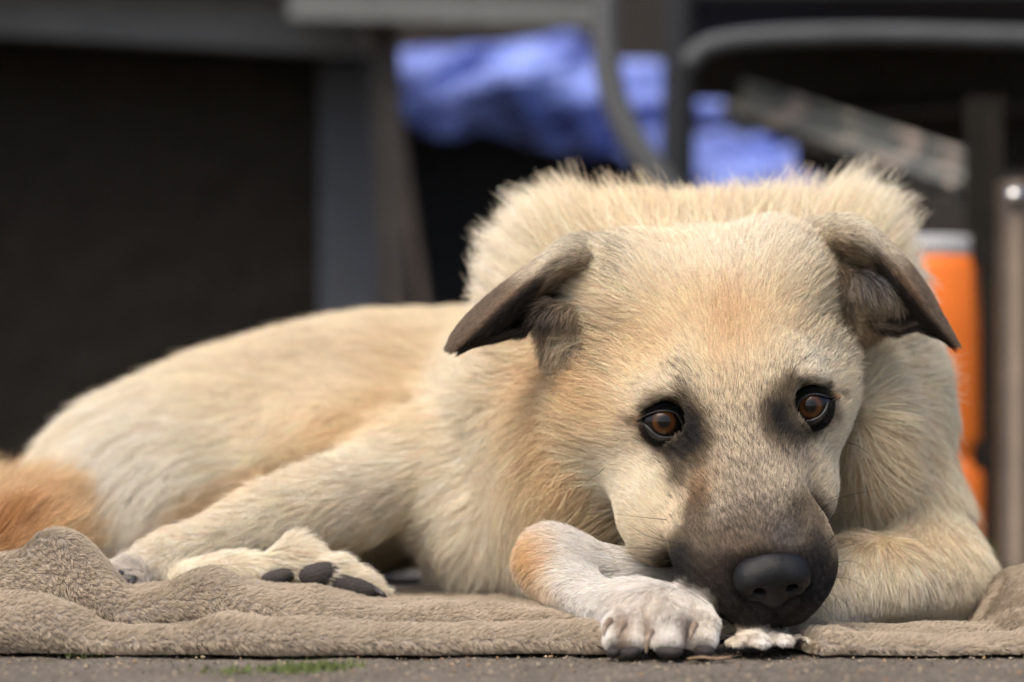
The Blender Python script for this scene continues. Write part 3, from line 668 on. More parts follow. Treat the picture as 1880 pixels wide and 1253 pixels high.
for ei, rows in enumerate(EARS):
    nv, nu = 56, 56
    ctrl = np.array([[P(*q) for q in row] for row in rows])
    a = np.stack([crom(ctrl[i], nu) for i in range(6)])                 # 6 x nu
    G = np.stack([crom(a[:, j], nv) for j in range(nu)], 1)             # nv x nu
    vv, uu = np.meshgrid(np.linspace(0, 5, nv), np.linspace(0, 1, nu), indexing='ij')
    G[..., 1] += (.0022 * np.sin(uu * 30 + vv * 1.5) + .0015 * np.sin(uu * 17 - vv * 3)) * np.clip((vv - 3.0) / .8, 0, 1) * np.clip((.75 - uu) * 4, 0, 1)   # folds of the inner ear
    V = G.reshape(-1, 3); Fq = np.array(grid_faces(nv, nu))
    if ei == 0: Fq = Fq[:, ::-1]
    vv, uu = np.meshgrid(np.linspace(0, 5, nv), np.linspace(0, 1, nu), indexing='ij')
    du = np.gradient(G, axis=1); dvv = np.gradient(G, axis=0)
    nr = np.cross(du, dvv); nr /= np.linalg.norm(nr, axis=2, keepdims=True) + 1e-12
    if ei == 0: nr = -nr
    # colour: tan at the root, grey brown towards the tip, black hollow
    def mixc(c, w, d): return c * (1 - w[..., None]) + lin(d) * w[..., None]
    cc = np.tile(lin((186, 158, 122)), (nv, nu, 1))
    cc = mixc(cc, np.clip((uu - .1) / .45, 0, 1) * .95, (106, 90, 75))
    cc = mixc(cc, np.clip((.50 - uu) / .2, 0, 1) * .95 * np.clip(2.6 - vv, 0, 1), (226, 206, 172))
    rimw = np.exp(-((vv - 2.0) / .22) ** 2); cc = mixc(cc, rimw * .7 * np.clip(1.2 - uu, 0, 1) * np.clip((uu - .3) * 5, 0, 1), (176, 134, 96))
    inn = np.clip((vv - 1.85) / .3, 0, 1); cc = mixc(cc, inn * np.clip((uu - .17) * 5, 0, 1) * .93, (36, 31, 28))
    cc = mixc(cc, np.clip((vv - 4.3) / .6, 0, 1) * .6, (70, 62, 54))
    c2 = cc.reshape(-1, 3); c2 = c2 ** np.interp(c2.mean(1, keepdims=True), [.04, .2], [1.0, .62])
    me = mesh_np('ear', V, Fq)
    ca = me.color_attributes.new('pigment', 'FLOAT_COLOR', 'POINT'); ca.data.foreach_set('color', np.concatenate([c2 * .8, np.ones((len(c2), 1))], 1).astype(np.float32).ravel())
    o = adopt(link('ear', me, None, skin), dog)
    sm = o.modifiers.new('thick', 'SOLIDIFY'); sm.thickness = .0014; sm.offset = 0
    # short hair on both faces, lying towards the tip
    allp, allr, allc = [], [], []
    for sgn in (1, -1):
        nn = (nr * sgn).reshape(-1, 3); fl = (du / np.linalg.norm(du, axis=2, keepdims=True)).reshape(-1, 3)
        T, bc = scatter(V, Fq, np.full(len(V), 6.0 * HAIR), rng)
        rt = lerp(V, T, bc); n2 = lerp(nn, T, bc); n2 /= np.linalg.norm(n2, axis=1, keepdims=True) + 1e-9
        vq, uq = lerp(vv.ravel(), T, bc), lerp(uu.ravel(), T, bc)
        ln_ = np.where(vq > 2.6, 6.5, 3.4) * np.interp(uq, [0, .2, .45, .8, 1], [2.6, 2.0, 1.1, .85, .7])
        pos, rad = grow(rt + n2 * .001, n2, lerp(fl, T, bc), ln_, np.full(len(rt), .22), np.full(len(rt), .13), None, clump=.5, seed=20 + ei)
        allp.append(pos); allr.append(rad); allc.append(hair_colours(lerp(c2, T, bc), np.where(uq < .5, .22, .12), rng))
    tag(make_hair('ear_fur', o, np.concatenate(allp), np.concatenate(allr), np.concatenate(allc)), kind='stuff')
# ---- claws, pads, whiskers ---------------------------------------------------------------------------
claw_mat = simple_mat('claw_horn', (.20, .145, .10), rough=.4, var=.35, scale=400, spec=.5)
claw_dark = simple_mat('claw_horn_dark', (.03, .026, .024), rough=.4, var=.3, scale=400, spec=.5)
pad_mat = simple_mat('paw_pad_skin', (.042, .036, .033), rough=.85, var=.35, scale=700, bump=.6, spec=.35)
def tube(pts, radii, nseg=10):
    """a tapering tube through world points"""
    p = np.asarray(pts, float); V = []; n = len(p)
    for i in range(n):
        t = p[min(i + 1, n - 1)] - p[max(i - 1, 0)]; t /= np.linalg.norm(t)
        a = np.cross(t, (.31, .2, .93)); a /= np.linalg.norm(a); b_ = np.cross(t, a)
        for j in range(nseg):
            w = 2 * math.pi * j / nseg; V.append(p[i] + radii[i] * (a * math.cos(w) + b_ * math.sin(w)))
    f = grid_faces(n, nseg, True)
    V += [p[0], p[-1]]
    f2 = [(n * nseg, (j + 1) % nseg, j) for j in range(nseg)] + [(n * nseg + 1, (n - 1) * nseg + j, (n - 1) * nseg + (j + 1) % nseg) for j in range(nseg)]
    return V, [tuple(x) for x in f] + f2
def tube_obj(name, pts, radii, mat, parent=None, nseg=10, smooth=12):
    p = crom(pts, smooth); r_ = np.interp(np.linspace(0, 1, smooth), np.linspace(0, 1, len(radii)), radii)
    V, f = tube(p, r_, nseg)
    me = bpy.data.meshes.new(name); me.from_pydata([tuple(v) for v in V], [], f)
    me.polygons.foreach_set('use_smooth', np.ones(len(me.polygons), bool)); me.update()
    o = link(name, me, None, mat)
    return adopt(o, parent) if parent is not None else o
for pts, m_ in [([(1120, 1140, 1.482), (1111, 1152, 1.473), (1108, 1168, 1.470)], claw_mat), ([(1146, 1146, 1.474), (1138, 1156, 1.466), (1135, 1172, 1.463)], claw_mat),
                ([(1196, 1160, 1.470), (1189, 1174, 1.464), (1186, 1200, 1.463)], claw_mat), ([(1276, 1148, 1.479), (1270, 1160, 1.473), (1268, 1174, 1.471)], claw_mat),
                ([(222, 1052, 1.634), (217, 1062, 1.630), (216, 1072, 1.630)], claw_dark), ([(246, 1062, 1.630), (241, 1074, 1.625), (241, 1084, 1.626)], claw_dark),
                ([(690, 1084, 1.638), (702, 1091, 1.634), (712, 1103, 1.634)], claw_dark)]:
    tube_obj('claw', [P(*q) for q in pts], [.0018, .0014, .0004], m_, dog)
def pad(px, py, Y, rx, ry, rd, ang, n=26):
    """a soft cushion, fuller below, slightly uneven"""
    V = []; Rm = _rot('y', math.radians(ang))
    for i in range(n // 2 + 1):
        a = math.pi * i / (n // 2)
        for j in range(n):
            t = 2 * math.pi * j / n
            v = np.array([math.sin(a) * math.cos(t), -math.cos(a), math.sin(a) * math.sin(t)])
            s = 1 + .10 * math.sin(2 * t + .6) * math.sin(a) + .05 * math.sin(3 * t)
            V.append(P(px, py, Y) + Rm @ (v * np.array([M(rx, Y) * s, rd, M(ry, Y) * s])))
    o = link('paw_pad', mesh_np('paw_pad', V, np.array(grid_faces(n // 2 + 1, n, True))), None, pad_mat)
    return adopt(o, dog)
for a in [(511, 1061, 1.6455, 31, 18, .006, 8), (585, 1055, 1.6405, 35, 25, .006, 4), (650, 1079, 1.6405, 44, 22, .006, -22),
          (1128, 1197, 1.490, 16, 12, .007, 0), (1158, 1198, 1.4835, 18, 13, .007, 0), (1228, 1197, 1.481, 24, 14, .007, -8), (1292, 1196, 1.489, 19, 15, .007, -10), (230, 1072, 1.640, 20, 10, .006, 10)]:
    pad(*a)
# whiskers: long dark hairs of the muzzle, brow and cheek
def whisker(a, b_, c_): return crom([a, b_, c_], 6)
wh = [((1240, 1015, 1.56 + DH), (1160, 1006, 1.545 + DH), (1060, 1012, 1.535 + DH)), ((1235, 1030, 1.56 + DH), (1180, 1022, 1.54 + DH), (1120, 1003, 1.53 + DH)), ((1250, 1045, 1.555 + DH), (1190, 1040, 1.54 + DH), (1140, 1022, 1.53 + DH)),
      ((1225, 955, 1.575 + DH), (1180, 950, 1.56 + DH), (1120, 944, 1.55 + DH)), ((1110, 860, 1.625 + DH), (1095, 872, 1.605 + DH), (1062, 896, 1.59 + DH)), ((1250, 1000, 1.56 + DH), (1190, 985, 1.545 + DH), (1150, 960, 1.54 + DH)),
      ((1515, 1000, 1.56 + DH), (1550, 965, 1.545 + DH), (1578, 920, 1.54 + DH)), ((1515, 1010, 1.56 + DH), (1556, 990, 1.545 + DH), (1590, 1010, 1.54 + DH)), ((1505, 940, 1.575 + DH), (1540, 915, 1.56 + DH), (1620, 898, 1.55 + DH)), ((1520, 960, 1.57 + DH), (1540, 945, 1.555 + DH), (1572, 1010, 1.545 + DH)),
      ((1515, 1040, 1.555 + DH), (1560, 1030, 1.54 + DH), (1600, 1048, 1.535 + DH)), ((1512, 1060, 1.555 + DH), (1560, 1064, 1.54 + DH), (1600, 1090, 1.535 + DH)), ((1508, 1085, 1.55 + DH), (1545, 1100, 1.54 + DH), (1566, 1140, 1.535 + DH)), ((1500, 1105, 1.55 + DH), (1525, 1130, 1.54 + DH), (1530, 1170, 1.535 + DH)),
      ((1450, 700, 1.603 + DH), (1462, 672, 1.585 + DH), (1500, 640, 1.575 + DH)), ((1556, 812, 1.62 + DH), (1580, 822, 1.60 + DH), (1602, 840, 1.595 + DH)), ((1262, 712, 1.60 + DH), (1250, 686, 1.585 + DH), (1226, 664, 1.575 + DH)),
      ((1300, 1110, 1.54 + DH), (1250, 1080, 1.525 + DH), (1225, 1092, 1.52 + DH))]
wp = np.array([whisker(*[P(*q) for q in w]) for w in wh]); wr = np.tile(np.linspace(.00016, .00004, 6), (len(wp), 1))
wc = np.tile(lin((40, 36, 33)), (len(wp), 1))
tag(make_hair('whiskers', dog, wp, wr, wc), kind='stuff')
# ================================================================== GROUND
gm, nt, b = new_mat('worn_asphalt')
tc = N(nt, 'ShaderNodeTexCoord')
n1 = N(nt, 'ShaderNodeTexNoise', Scale=9., Detail=6., Roughness=.65); n2 = N(nt, 'ShaderNodeTexNoise', Scale=420., Detail=4., Roughness=.7); v1 = N(nt, 'ShaderNodeTexVoronoi', Scale=520.)
for n in (n1, n2, v1): nt.links.new(tc.outputs['Object'], n.inputs['Vector'])
r1 = ramp(nt, [(.3, (.105, .090, .072)), (.7, (.175, .152, .124))], n1.outputs[0])
r2 = ramp(nt, [(.30, (.35, .33, .31)), (.5, (1, 1, 1)), (.72, (1.9, 1.8, 1.65))], n2.outputs[0])
mx = N(nt, 'ShaderNodeMix', data_type='RGBA', blend_type='MULTIPLY'); mx.inputs[0].default_value = 1
nt.links.new(r1.outputs[0], mx.inputs[6]); nt.links.new(r2.outputs[0], mx.inputs[7]); nt.links.new(mx.outputs[2], b.inputs['Base Color'])
b.inputs['Roughness'].default_value = .85; b.inputs['Specular IOR Level'].default_value = .25
ad = N(nt, 'ShaderNodeMath', operation='ADD'); nt.links.new(v1.outputs['Distance'], ad.inputs[0]); nt.links.new(n2.outputs[0], ad.inputs[1])
bp = N(nt, 'ShaderNodeBump', Strength=.9, Distance=.0018); nt.links.new(ad.outputs[0], bp.inputs['Height']); nt.links.new(bp.outputs[0], b.inputs['Normal'])
# fine relief near the camera, one sheet out to the horizon
gx = np.concatenate([[-60, -20, -6, -2], np.linspace(-.5, .5, 240), [2, 6, 20, 60]]); gy = np.concatenate([[-40, -5, .3], np.linspace(1.2, 2.2, 200), [3, 5, 10, 60]])
Gx, Gy = np.meshgrid(gx, gy, indexing='ij'); pp = np.stack([Gx, Gy], -1).reshape(-1, 2)
near = ((np.abs(pp[:, 0]) < .5) & (pp[:, 1] > 1.2) & (pp[:, 1] < 2.2))
gz = (-.0012 + .0010 * vnoise(pp, .05, 31) + .0007 * vnoise(pp, .012, 32)) * near - .001 * (~near)
ground = link('ground', mesh_np('ground', np.column_stack([pp, gz]), np.array(grid_faces(len(gx), len(gy)))[:, ::-1]), None, gm)
tag(ground, kind='structure')
# grit
def grit(name, n, xr, yr, smin_, smax_, cols, seed):
    r = np.random.default_rng(seed); V = []; Fc = []; C_ = []
    base = np.array([(1, 0, 0), (-1, 0, 0), (0, 1, 0), (0, -1, 0), (0, 0, 1), (0, 0, -1)], float)
    bf = [(0, 2, 4), (2, 1, 4), (1, 3, 4), (3, 0, 4), (2, 0, 5), (1, 2, 5), (3, 1, 5), (0, 3, 5)]
    for i in range(n):
        s = smin_ + (smax_ - smin_) * r.random() ** 3; v = base * s * r.uniform(.6, 1.3, (6, 3)) * np.array([1, 1, .7])
        a = r.uniform(0, 6.28); c_, s_ = math.cos(a), math.sin(a); v = v @ np.array([[c_, s_, 0], [-s_, c_, 0], [0, 0, 1]])
        v += (r.uniform(*xr), r.uniform(*yr), s * .3 - .0008); o = len(V)
        V.extend(v.tolist()); Fc.extend([tuple(o + k for k in f) for f in bf]); C_.extend([cols[r.integers(len(cols))]] * 6)
    me = bpy.data.meshes.new(name); me.from_pydata(V, [], Fc); me.update()
    ca = me.color_attributes.new('pigment', 'FLOAT_COLOR', 'POINT'); ca.data.foreach_set('color', np.concatenate([lin(C_), np.ones((len(C_), 1))], 1).astype(np.float32).ravel())
    return me
grit_mat, nt, b = new_mat('grit'); at = N(nt, 'ShaderNodeAttribute', attribute_name='pigment'); nt.links.new(at.outputs['Color'], b.inputs['Base Color']); b.inputs['Roughness'].default_value = .8
gc = [(120, 110, 96), (96, 88, 78), (150, 138, 118), (80, 72, 64), (172, 156, 128), (150, 120, 88)]
tag(link('gravel', grit('gravel', 6000, (-.42, .42), (1.30, 1.56), .0003, .0012, gc, 41), None, grit_mat), 'fine pale grit scattered over the dark ground', 'gravel', kind='stuff')
moss_mat = simple_mat('moss', (.10, .13, .035), rough=.9, var=.5, scale=300)
mv, mf = [], []
r = np.random.default_rng(43)
for cx, cyy, n, sx in [(545, 1228, 220, .010), (420, 1233, 70, .008), (160, 1200, 120, .006), (600, 1222, 120, .008)]:
    Yc = CAMH * FPX / (cyy - HY); c0 = P(cx, cyy, Yc)
    for i in range(n):
        x, y = c0[0] + r.normal(0, sx), c0[1] + r.normal(0, .008); a = r.uniform(0, 6.28); h = r.uniform(.0012, .0035); w = .0006; o = len(mv)
        tx, ty = r.normal(0, .0012, 2)
        mv += [(x - w * math.cos(a), y - w * math.sin(a), -.001), (x + w * math.cos(a), y + w * math.sin(a), -.001), (x + tx, y + ty, h)]; mf.append((o, o + 1, o + 2))
me = bpy.data.meshes.new('moss'); me.from_pydata(mv, [], mf); tag(link('moss', me, None, moss_mat), 'bright green moss tufts on the ground before the blanket', 'moss', kind='stuff')
# a dry leaf and a few bits lying before the paws
leaf_mat = simple_mat('dry_leaf', (.24, .16, .095), rough=.8, var=.35, scale=250)
def leaf(px0, px1, py, wdt, label, up=.003):
    Yc = CAMH * FPX / (py - HY); n, k = 14, 5; V = []
    for i in range(n):
        t = i / (n - 1); w = wdt * math.sin(math.pi * min(1, t * .96 + .02)) ** .7
        c0 = P(px0 + (px1 - px0) * t, py, Yc)
        for j in range(k):
            s = j / (k - 1) * 2 - 1
            V.append((c0[0], c0[1] + s * w, .0004 + up * (abs(s) ** 2 * .6 + .5 * math.sin(t * 5.0) ** 2)))
    o = link('dry_leaf', mesh_np('dry_leaf', V, np.array(grid_faces(n, k))), None, leaf_mat)
    m_ = o.modifiers.new('thick', 'SOLIDIFY'); m_.thickness = .0004
    return tag(o, label, 'leaf')
leaf(1262, 1345, 1214, .005, 'flat brown dry leaf lying in front of the paws under the chin', .0012)

# ================================================================== BLANKET
bl_mat, nt, b = new_mat('fleece')
tc = N(nt, 'ShaderNodeTexCoord'); nz = N(nt, 'ShaderNodeTexNoise', Scale=60., Detail=4.); nt.links.new(tc.outputs['Object'], nz.inputs['Vector'])
r1 = ramp(nt, [(.3, (.25, .222, .188)), (.7, (.34, .303, .258))], nz.outputs[0]); nt.links.new(r1.outputs[0], b.inputs['Base Color'])
b.inputs['Roughness'].default_value = .95; b.inputs['Specular IOR Level'].default_value = .1; b.inputs['Sheen Weight'].default_value = .3
def ztop(py, Y): return CAMH - (py - HY) / FPX * Y
XA = np.linspace(-260, 2140, 420)                                   # columns across, in photo pixels at Y = 1.55
def ip(*pts):
    a = np.array(pts, float); f = np.interp(XA, a[:, 0], a[:, 1]); k = np.hanning(13); k /= k.sum()
    return np.convolve(np.pad(f, 6, mode='edge'), k, 'valid')
# rows of the photo that each fold's crest reaches, column by column
c1 = ip((-260, 1080), (0, 1088), (60, 1090), (108, 1098), (152, 1122), (202, 1150), (246, 1155), (307, 1149), (361, 1151), (398, 1136), (434, 1130), (508, 1138), (580, 1144), (653, 1151), (711, 1163), (870, 1165), (1000, 1162), (1100, 1172), (1300, 1185), (1480, 1190), (1600, 1187), (1750, 1182), (1840, 1172), (1900, 1150), (2140, 1130))
c2 = ip((-260, 1030), (0, 1024), (40, 1012), (62, 986), (90, 974), (122, 981), (163, 1017), (192, 1045), (224, 1084), (260, 1089), (307, 1075), (354, 1053), (387, 1048), (416, 1060), (452, 1078), (500, 1095), (545, 1101), (653, 1111), (725, 1118), (870, 1120), (1000, 1123), (1090, 1134), (1300, 1150), (1480, 1172), (1600, 1176), (1750, 1172), (1830, 1160), (1880, 1130), (1920, 1110), (2140, 1095))
c3 = ip((-260, 1085), (200, 1085), (447, 1071), (508, 1079), (580, 1085), (653, 1103), (725, 1106), (870, 1111), (993, 1116), (1300, 1140), (1600, 1170), (1815, 1165), (1850, 1120), (1880, 1060), (1930, 1046), (2140, 1035))
yf = 1.500 + .004 * np.sin(XA / 130.) + .003 * np.sin(XA / 47.) + np.interp(XA, [-260, 0, 150, 300, 1095, 1180, 1410, 1490, 2140], [.012, .008, .004, 0, .006, .10, .10, .004, -.002])
rows = []
for i, x in enumerate(XA):
    y0 = yf[i]; z1 = ztop(c1[i], y0 + .022); z2 = ztop(c2[i], y0 + .060); z3 = ztop(c3[i], y0 + .125)
    hid = float(np.interp(x, [1080, 1180, 1420, 1520], [0, 1, 1, 0])); rt_ = float(np.interp(x, [1480, 1560], [0, 1])); zm = .012 - .005 * rt_; z1 = max(z1, zm) * (1 - .6 * hid); z2 = max(z2, z1 * .75, zm) * (1 - .6 * hid); z3 = max(z3, .009 - .005 * rt_) * (1 - .4 * hid); zb = .012 - .008 * rt_
    zc = min(z1, z2) * .22                                            # the crease between the two folds
    big = max(0, z2 - .022)
    prof = [(.30, .0005), (.10, .0005), (.02, .0005), (.004, .001), (-.0025, z1 * .25), (-.003, z1 * .55), (.003, z1 * .86), (.012, z1 * .99), (.020, z1), (.029, z1 * .90), (.037, z1 * .6), (.043, zc * .6),
            (.039, zc * .6 + (z2 - zc) * .22), (.033 + big * .2, zc + (z2 - zc) * .5), (.037 + big * .25, zc + (z2 - zc) * .82), (.048, z2 * .98), (.060, z2), (.075, z2 * .94 + .001), (.095, z2 * .55 + z3 * .40), (.125, z3), (.155, z3 * .85), (.20, zb), (.30, zb), (.42, zb * .8), (.60, .004)]
    pr = crom([(a, z) for a, z in prof], 130)
    rows.append([((x - CX) / FPX * 1.55, y0 + a, max(z, .0004)) for a, z in pr])
BG = np.array(rows); nx, npf = BG.shape[:2]
bp_ = BG.reshape(-1, 3); wr_ = (vnoise(bp_, .06, 51) * .0022 + vnoise(bp_, .02, 52) * .0009)[:, None]
du = np.gradient(BG, axis=0); dv_ = np.gradient(BG, axis=1); bn = np.cross(du, dv_); bn /= np.linalg.norm(bn, axis=2, keepdims=True) + 1e-12
if bn[:, 112:125, 2].mean() < 0: bn = -bn
bn = bn.reshape(-1, 3); up_ = np.clip((bp_[:, 2:] - .002) / .008, 0, 1)
bp_ = bp_ + bn * wr_ * up_; bp_[:, 2] = np.maximum(bp_[:, 2], .0004)
bf_ = np.array(grid_faces(nx, npf))
e1 = bp_[bf_[:, 1]] - bp_[bf_[:, 0]]; e2 = bp_[bf_[:, 3]] - bp_[bf_[:, 0]]
if ((np.cross(e1, e2) * bn[bf_[:, 0]]).sum(1)).mean() < 0: bf_ = bf_[:, ::-1]
blanket = link('blanket', mesh_np('blanket', bp_, bf_), None, bl_mat)
tag(blanket, 'taupe fleece blanket lying in folds under the dog', 'blanket')
# the pile
pj = np.tile(np.arange(npf), nx); vis = ((pj > 12) & (pj < 118)) * 1.
px_ = topx(bp_)[:, 0]; vis = vis * np.where((px_ > -60) & (px_ < 1960), 1., .45)
T, bc = scatter(bp_, bf_, 3.0 * HAIR * vis, rng)
rt = lerp(bp_, T, bc); n2 = lerp(bn, T, bc); n2 /= np.linalg.norm(n2, axis=1, keepdims=True)
fl = np.stack([.75 + .6 * vnoise(rt, .05, 55), -.2 + .5 * vnoise(rt, .03, 56), -.55 + .5 * vnoise(rt, .04, 57)], 1)
pos, rad = grow(rt, n2, fl, np.full(len(rt), 3.5), np.full(len(rt), 1.05), np.full(len(rt), .20), None, clump=.92, seed=61, share=.06, frizz=.12)
pos[..., 2] = np.maximum(pos[..., 2], .0006)
bc_ = np.tile(lin((194, 180, 160)), (len(rt), 1)) * np.exp(rng.normal(0, .12, (len(rt), 1))) * (1 + .12 * vnoise(rt, .03, 58))[:, None]
tag(make_hair('pile', blanket, pos, rad, bc_), kind='stuff')
# ================================================================== BACKGROUND
def bm_obj(name, bm, mat, parent=None):
    me = bpy.data.meshes.new(name); bm.to_mesh(me); bm.free()
    o = link(name, me, None, mat)
    return adopt(o, parent) if parent is not None else o
def bar(name, a, b_, w, d, mat, parent=None, bev=.004):
    """a bevelled bar from a to b: w across the view, d in depth (metres)"""
    a, b_ = Vector(a), Vector(b_); t = (b_ - a); Lh = t.length; t.normalize()
    yv = Vector((0, 1, 0)); sdv = t.cross(yv).normalized(); yv = sdv.cross(t)
    bm = bmesh.new(); bmesh.ops.create_cube(bm, size=1)
    for v in bm.verts: v.co = a + t * (v.co.z + .5) * Lh + sdv * v.co.x * w + yv * v.co.y * d
    bmesh.ops.bevel(bm, geom=bm.edges[:], offset=min(bev, w * .3, d * .3), segments=2, affect='EDGES')
    return bm_obj(name, bm, mat, parent)
def lathe(name, px, Y, prof, mat, parent=None, n=40):
    """prof: (radius px, row) pairs from the bottom up, round a vertical axis"""
    V = []
    for r_, py in prof:
        c0 = P(px, py, Y)
        for j in range(n):
            t = 2 * math.pi * j / n; V.append((c0[0] + M(r_, Y) * math.cos(t), Y + M(r_, Y) * math.sin(t), c0[2]))
    o = link(name, mesh_np(name, V, np.array(grid_faces(len(prof), n, True))), None, mat)
    return adopt(o, parent) if parent is not None else o
wall_mat = simple_mat('dark_boarding', (.020, .0165, .013), rough=.85, var=.4, scale=6, bump=.3)
steel = simple_mat('grey_powder_coat', (.085, .088, .090), rough=.5, var=.15, scale=40)
steel_d = simple_mat('grey_powder_coat_dark', (.055, .060, .064), rough=.6, var=.15, scale=40)
steel_l = simple_mat('grey_powder_coat_pale', (.115, .12, .115), rough=.5, var=.15, scale=40)
bluegrey = simple_mat('blue_grey_webbing', (.060, .066, .080), rough=.85, var=.25, scale=220, bump=.4)
blacken = simple_mat('black_textile', (.019, .0165, .0135), rough=.95, var=.35, scale=120, bump=.4, spec=.1)
brown = simple_mat('dark_brown_metal', (.026, .021, .017), rough=.6, var=.3, scale=50)
brown_l = simple_mat('brown_metal', (.19, .15, .125), rough=.55, var=.25, scale=50)
navy = simple_mat('navy_textile', (.016, .019, .024), rough=.85, var=.3, scale=150, bump=.3)
# back wall: boards
wall = tag(link('wall', mesh_np('wall', [(-7, 4.62, -.1), (7, 4.62, -.1), (7, 4.62, 2.3), (-7, 4.62, 2.3), (-7, 4.8, -.1), (7, 4.8, -.1), (7, 4.8, 2.3), (-7, 4.8, 2.3)], [(0, 1, 2, 3), (5, 4, 7, 6), (3, 2, 6, 7), (0, 3, 7, 4), (1, 5, 6, 2)], False), None, wall_mat), 'dark boarded wall behind the table and chair', 'wall')
bm = bmesh.new(); bmesh.ops.create_cube(bm, size=1)
for v in bm.verts: v.co = Vector((v.co.x * .136, v.co.y * .024, v.co.z * 2.36 + 1.10))
bmesh.ops.bevel(bm, geom=bm.edges[:], offset=.004, segments=1, affect='EDGES')
board_me = bpy.data.meshes.new('board'); bm.to_mesh(board_me); bm.free(); board_me.materials.append(wall_mat)
for i in range(34):
    o = bpy.data.objects.new('board', board_me); scene.collection.objects.link(o); o.location = (-2.4 + i * .142, 4.605 + .002 * (i % 3), 0); o.parent = wall

# folding table: its added top, out of view, shades what stands under it
tab = empty('folding_table', P(620, 950, 3.1) * np.array([1, 1, 0]), 'grey metal folding table with a dark cloth panel hanging under its edge', 'table')
bar('frame_rail', P(-420, 0, 3.05), P(650, 62, 3.05), .034, .03, steel, tab)
bar('frame_rail', P(540, 4, 2.95), P(1100, 18, 2.95), .026, .03, steel_l, tab)
bar('shade_top', P(-450, -60, 3.16), P(1120, -38, 3.16), .03, .42, steel, tab)  # unseen slab, added above the rails to cast shade below
bar('leg', P(704, 20, 3.0), P(738, 960, 3.0), .018, .03, brown, tab)
bar('leg', P(-330, 0, 3.0), P(-330, 960, 3.0), .024, .03, brown, tab)
tube_obj('brace', [P(730, 200, 3.04), P(752, 380, 3.06), P(800, 700, 3.1), P(830, 930, 3.1)], [.0046, .0046, .0046], brown_l, tab)
def cloth(name, top, bot, Y, amp, mat, parent=None, nx=90, ny=34, seed=3, wave=.11, slope=0.):
    """a hanging or crumpled cloth between two contours given in photo columns and rows"""
    t0, b0 = np.array(top, float), np.array(bot, float); xs = np.linspace(t0[0, 0], t0[-1, 0], nx)
    ty = np.interp(xs, t0[:, 0], t0[:, 1]); by = np.interp(xs, b0[:, 0], b0[:, 1]); V = []
    for i in range(nx):
        for j in range(ny): V.append(P(xs[i], ty[i] + (by[i] - ty[i]) * j / (ny - 1), Y + slope * (1 - j / (ny - 1))))
    V = np.array(V); q = V[:, [0, 2]] * np.array([1, 2.0])
    V[:, 1] += amp * (vnoise(q, wave, seed) + .45 * vnoise(q, wave * .4, seed + 1))
    V[:, 2] += .3 * amp * vnoise(q, wave * .8, seed + 2)
    o = link(name, mesh_np(name, V, np.array(grid_faces(nx, ny))), None, mat)
    m_ = o.modifiers.new('thick', 'SOLIDIFY'); m_.thickness = .003
    return adopt(o, parent) if parent is not None else o
cloth('cloth_panel', [(-420, 50), (592, 100)], [(-420, 960), (592, 960)], 3.16, .006, blacken, tab)
cloth('edge_strip', [(586, 96), (694, 104)], [(590, 960), (700, 960)], 3.14, .004, bluegrey, tab, 24, 30, 8)

# blue cloth thrown over a dark chest
chest_o = empty('storage_chest', P(1090, 930, 3.5) * np.array([1, 1, 0]), 'black storage chest under the table with a blue cloth over it', 'chest')
bar('body', P(1090, 262, 3.62), P(1090, 920, 3.62), M(830, 3.62), .30, navy, chest_o, .01)
bar('lid', P(1090, 240, 3.62), P(1090, 262, 3.62), M(850, 3.62), .32, navy, chest_o, .008)
blue_mat, nt, b = new_mat('blue_cotton')
tc = N(nt, 'ShaderNodeTexCoord'); nz = N(nt, 'ShaderNodeTexNoise', Scale=14., Detail=3.); nt.links.new(tc.outputs['Object'], nz.inputs['Vector'])
r1 = ramp(nt, [(.3, (.07, .10, .36)), (.7, (.24, .33, .76))], nz.outputs[0]); nt.links.new(r1.outputs[0], b.inputs['Base Color']); b.inputs['Roughness'].default_value = .8; b.inputs['Sheen Weight'].default_value = .2
bc_o = cloth('blue_cloth', [(630, 140), (730, 105), (850, 82), (960, 74), (1050, 62), (1100, 84), (1160, 110), (1215, 120), (1245, 182), (1330, 176), (1400, 196), (1500, 262)],
             [(630, 205), (730, 224), (850, 240), (960, 252), (1050, 272), (1130, 290), (1215, 340), (1245, 360), (1500, 365)], 3.36, .055, blue_mat, None, 130, 40, 12, .15, .13)
tag(bc_o, 'crumpled periwinkle blue cloth thrown over the dark chest', 'cloth')

# garden chair
chair = empty('garden_chair', P(1500, 1000, 2.8) * np.array([1, 1, 0]), 'dark garden chair with a curved grey metal leg behind the dog', 'chair')
tube_obj('leg', [P(1114, -260, 2.75), P(1112, -80, 2.75), P(1111, 60, 2.75), P(1122, 160, 2.75), P(1160, 255, 2.75), P(1222, 345, 2.75), P(1300, 470, 2.75), P(1380, 640, 2.75), P(1440, 980, 2.75)], [M(26, 2.75)] * 3, steel, chair, 14, 50).name = 'leg'
tube_obj('leg', [P(1250, -260, 2.95), P(1250, 0, 2.95), P(1246, 200, 2.95), P(1240, 500, 2.95), P(1236, 960, 2.95)], [M(31, 2.95)] * 3, navy, chair, 14, 24)
tube_obj('seat_frame', [P(1262, 118, 2.7), P(1300, 84, 2.7), P(1400, 68, 2.7), P(1600, 62, 2.7), P(1800, 66, 2.7), P(2080, 74, 2.7)], [M(18, 2.7)] * 3, steel_d, chair, 14, 40)
bar('seat', P(1275, -8, 2.95), P(2080, -8, 2.95), M(70, 2.95), .46, navy, chair, .01)
bar('underseat_dark', P(1262, 132, 3.0), P(2080, 132, 3.0), M(84, 3.0), .02, blacken, chair)  # dark board standing in for the shade beneath the seat
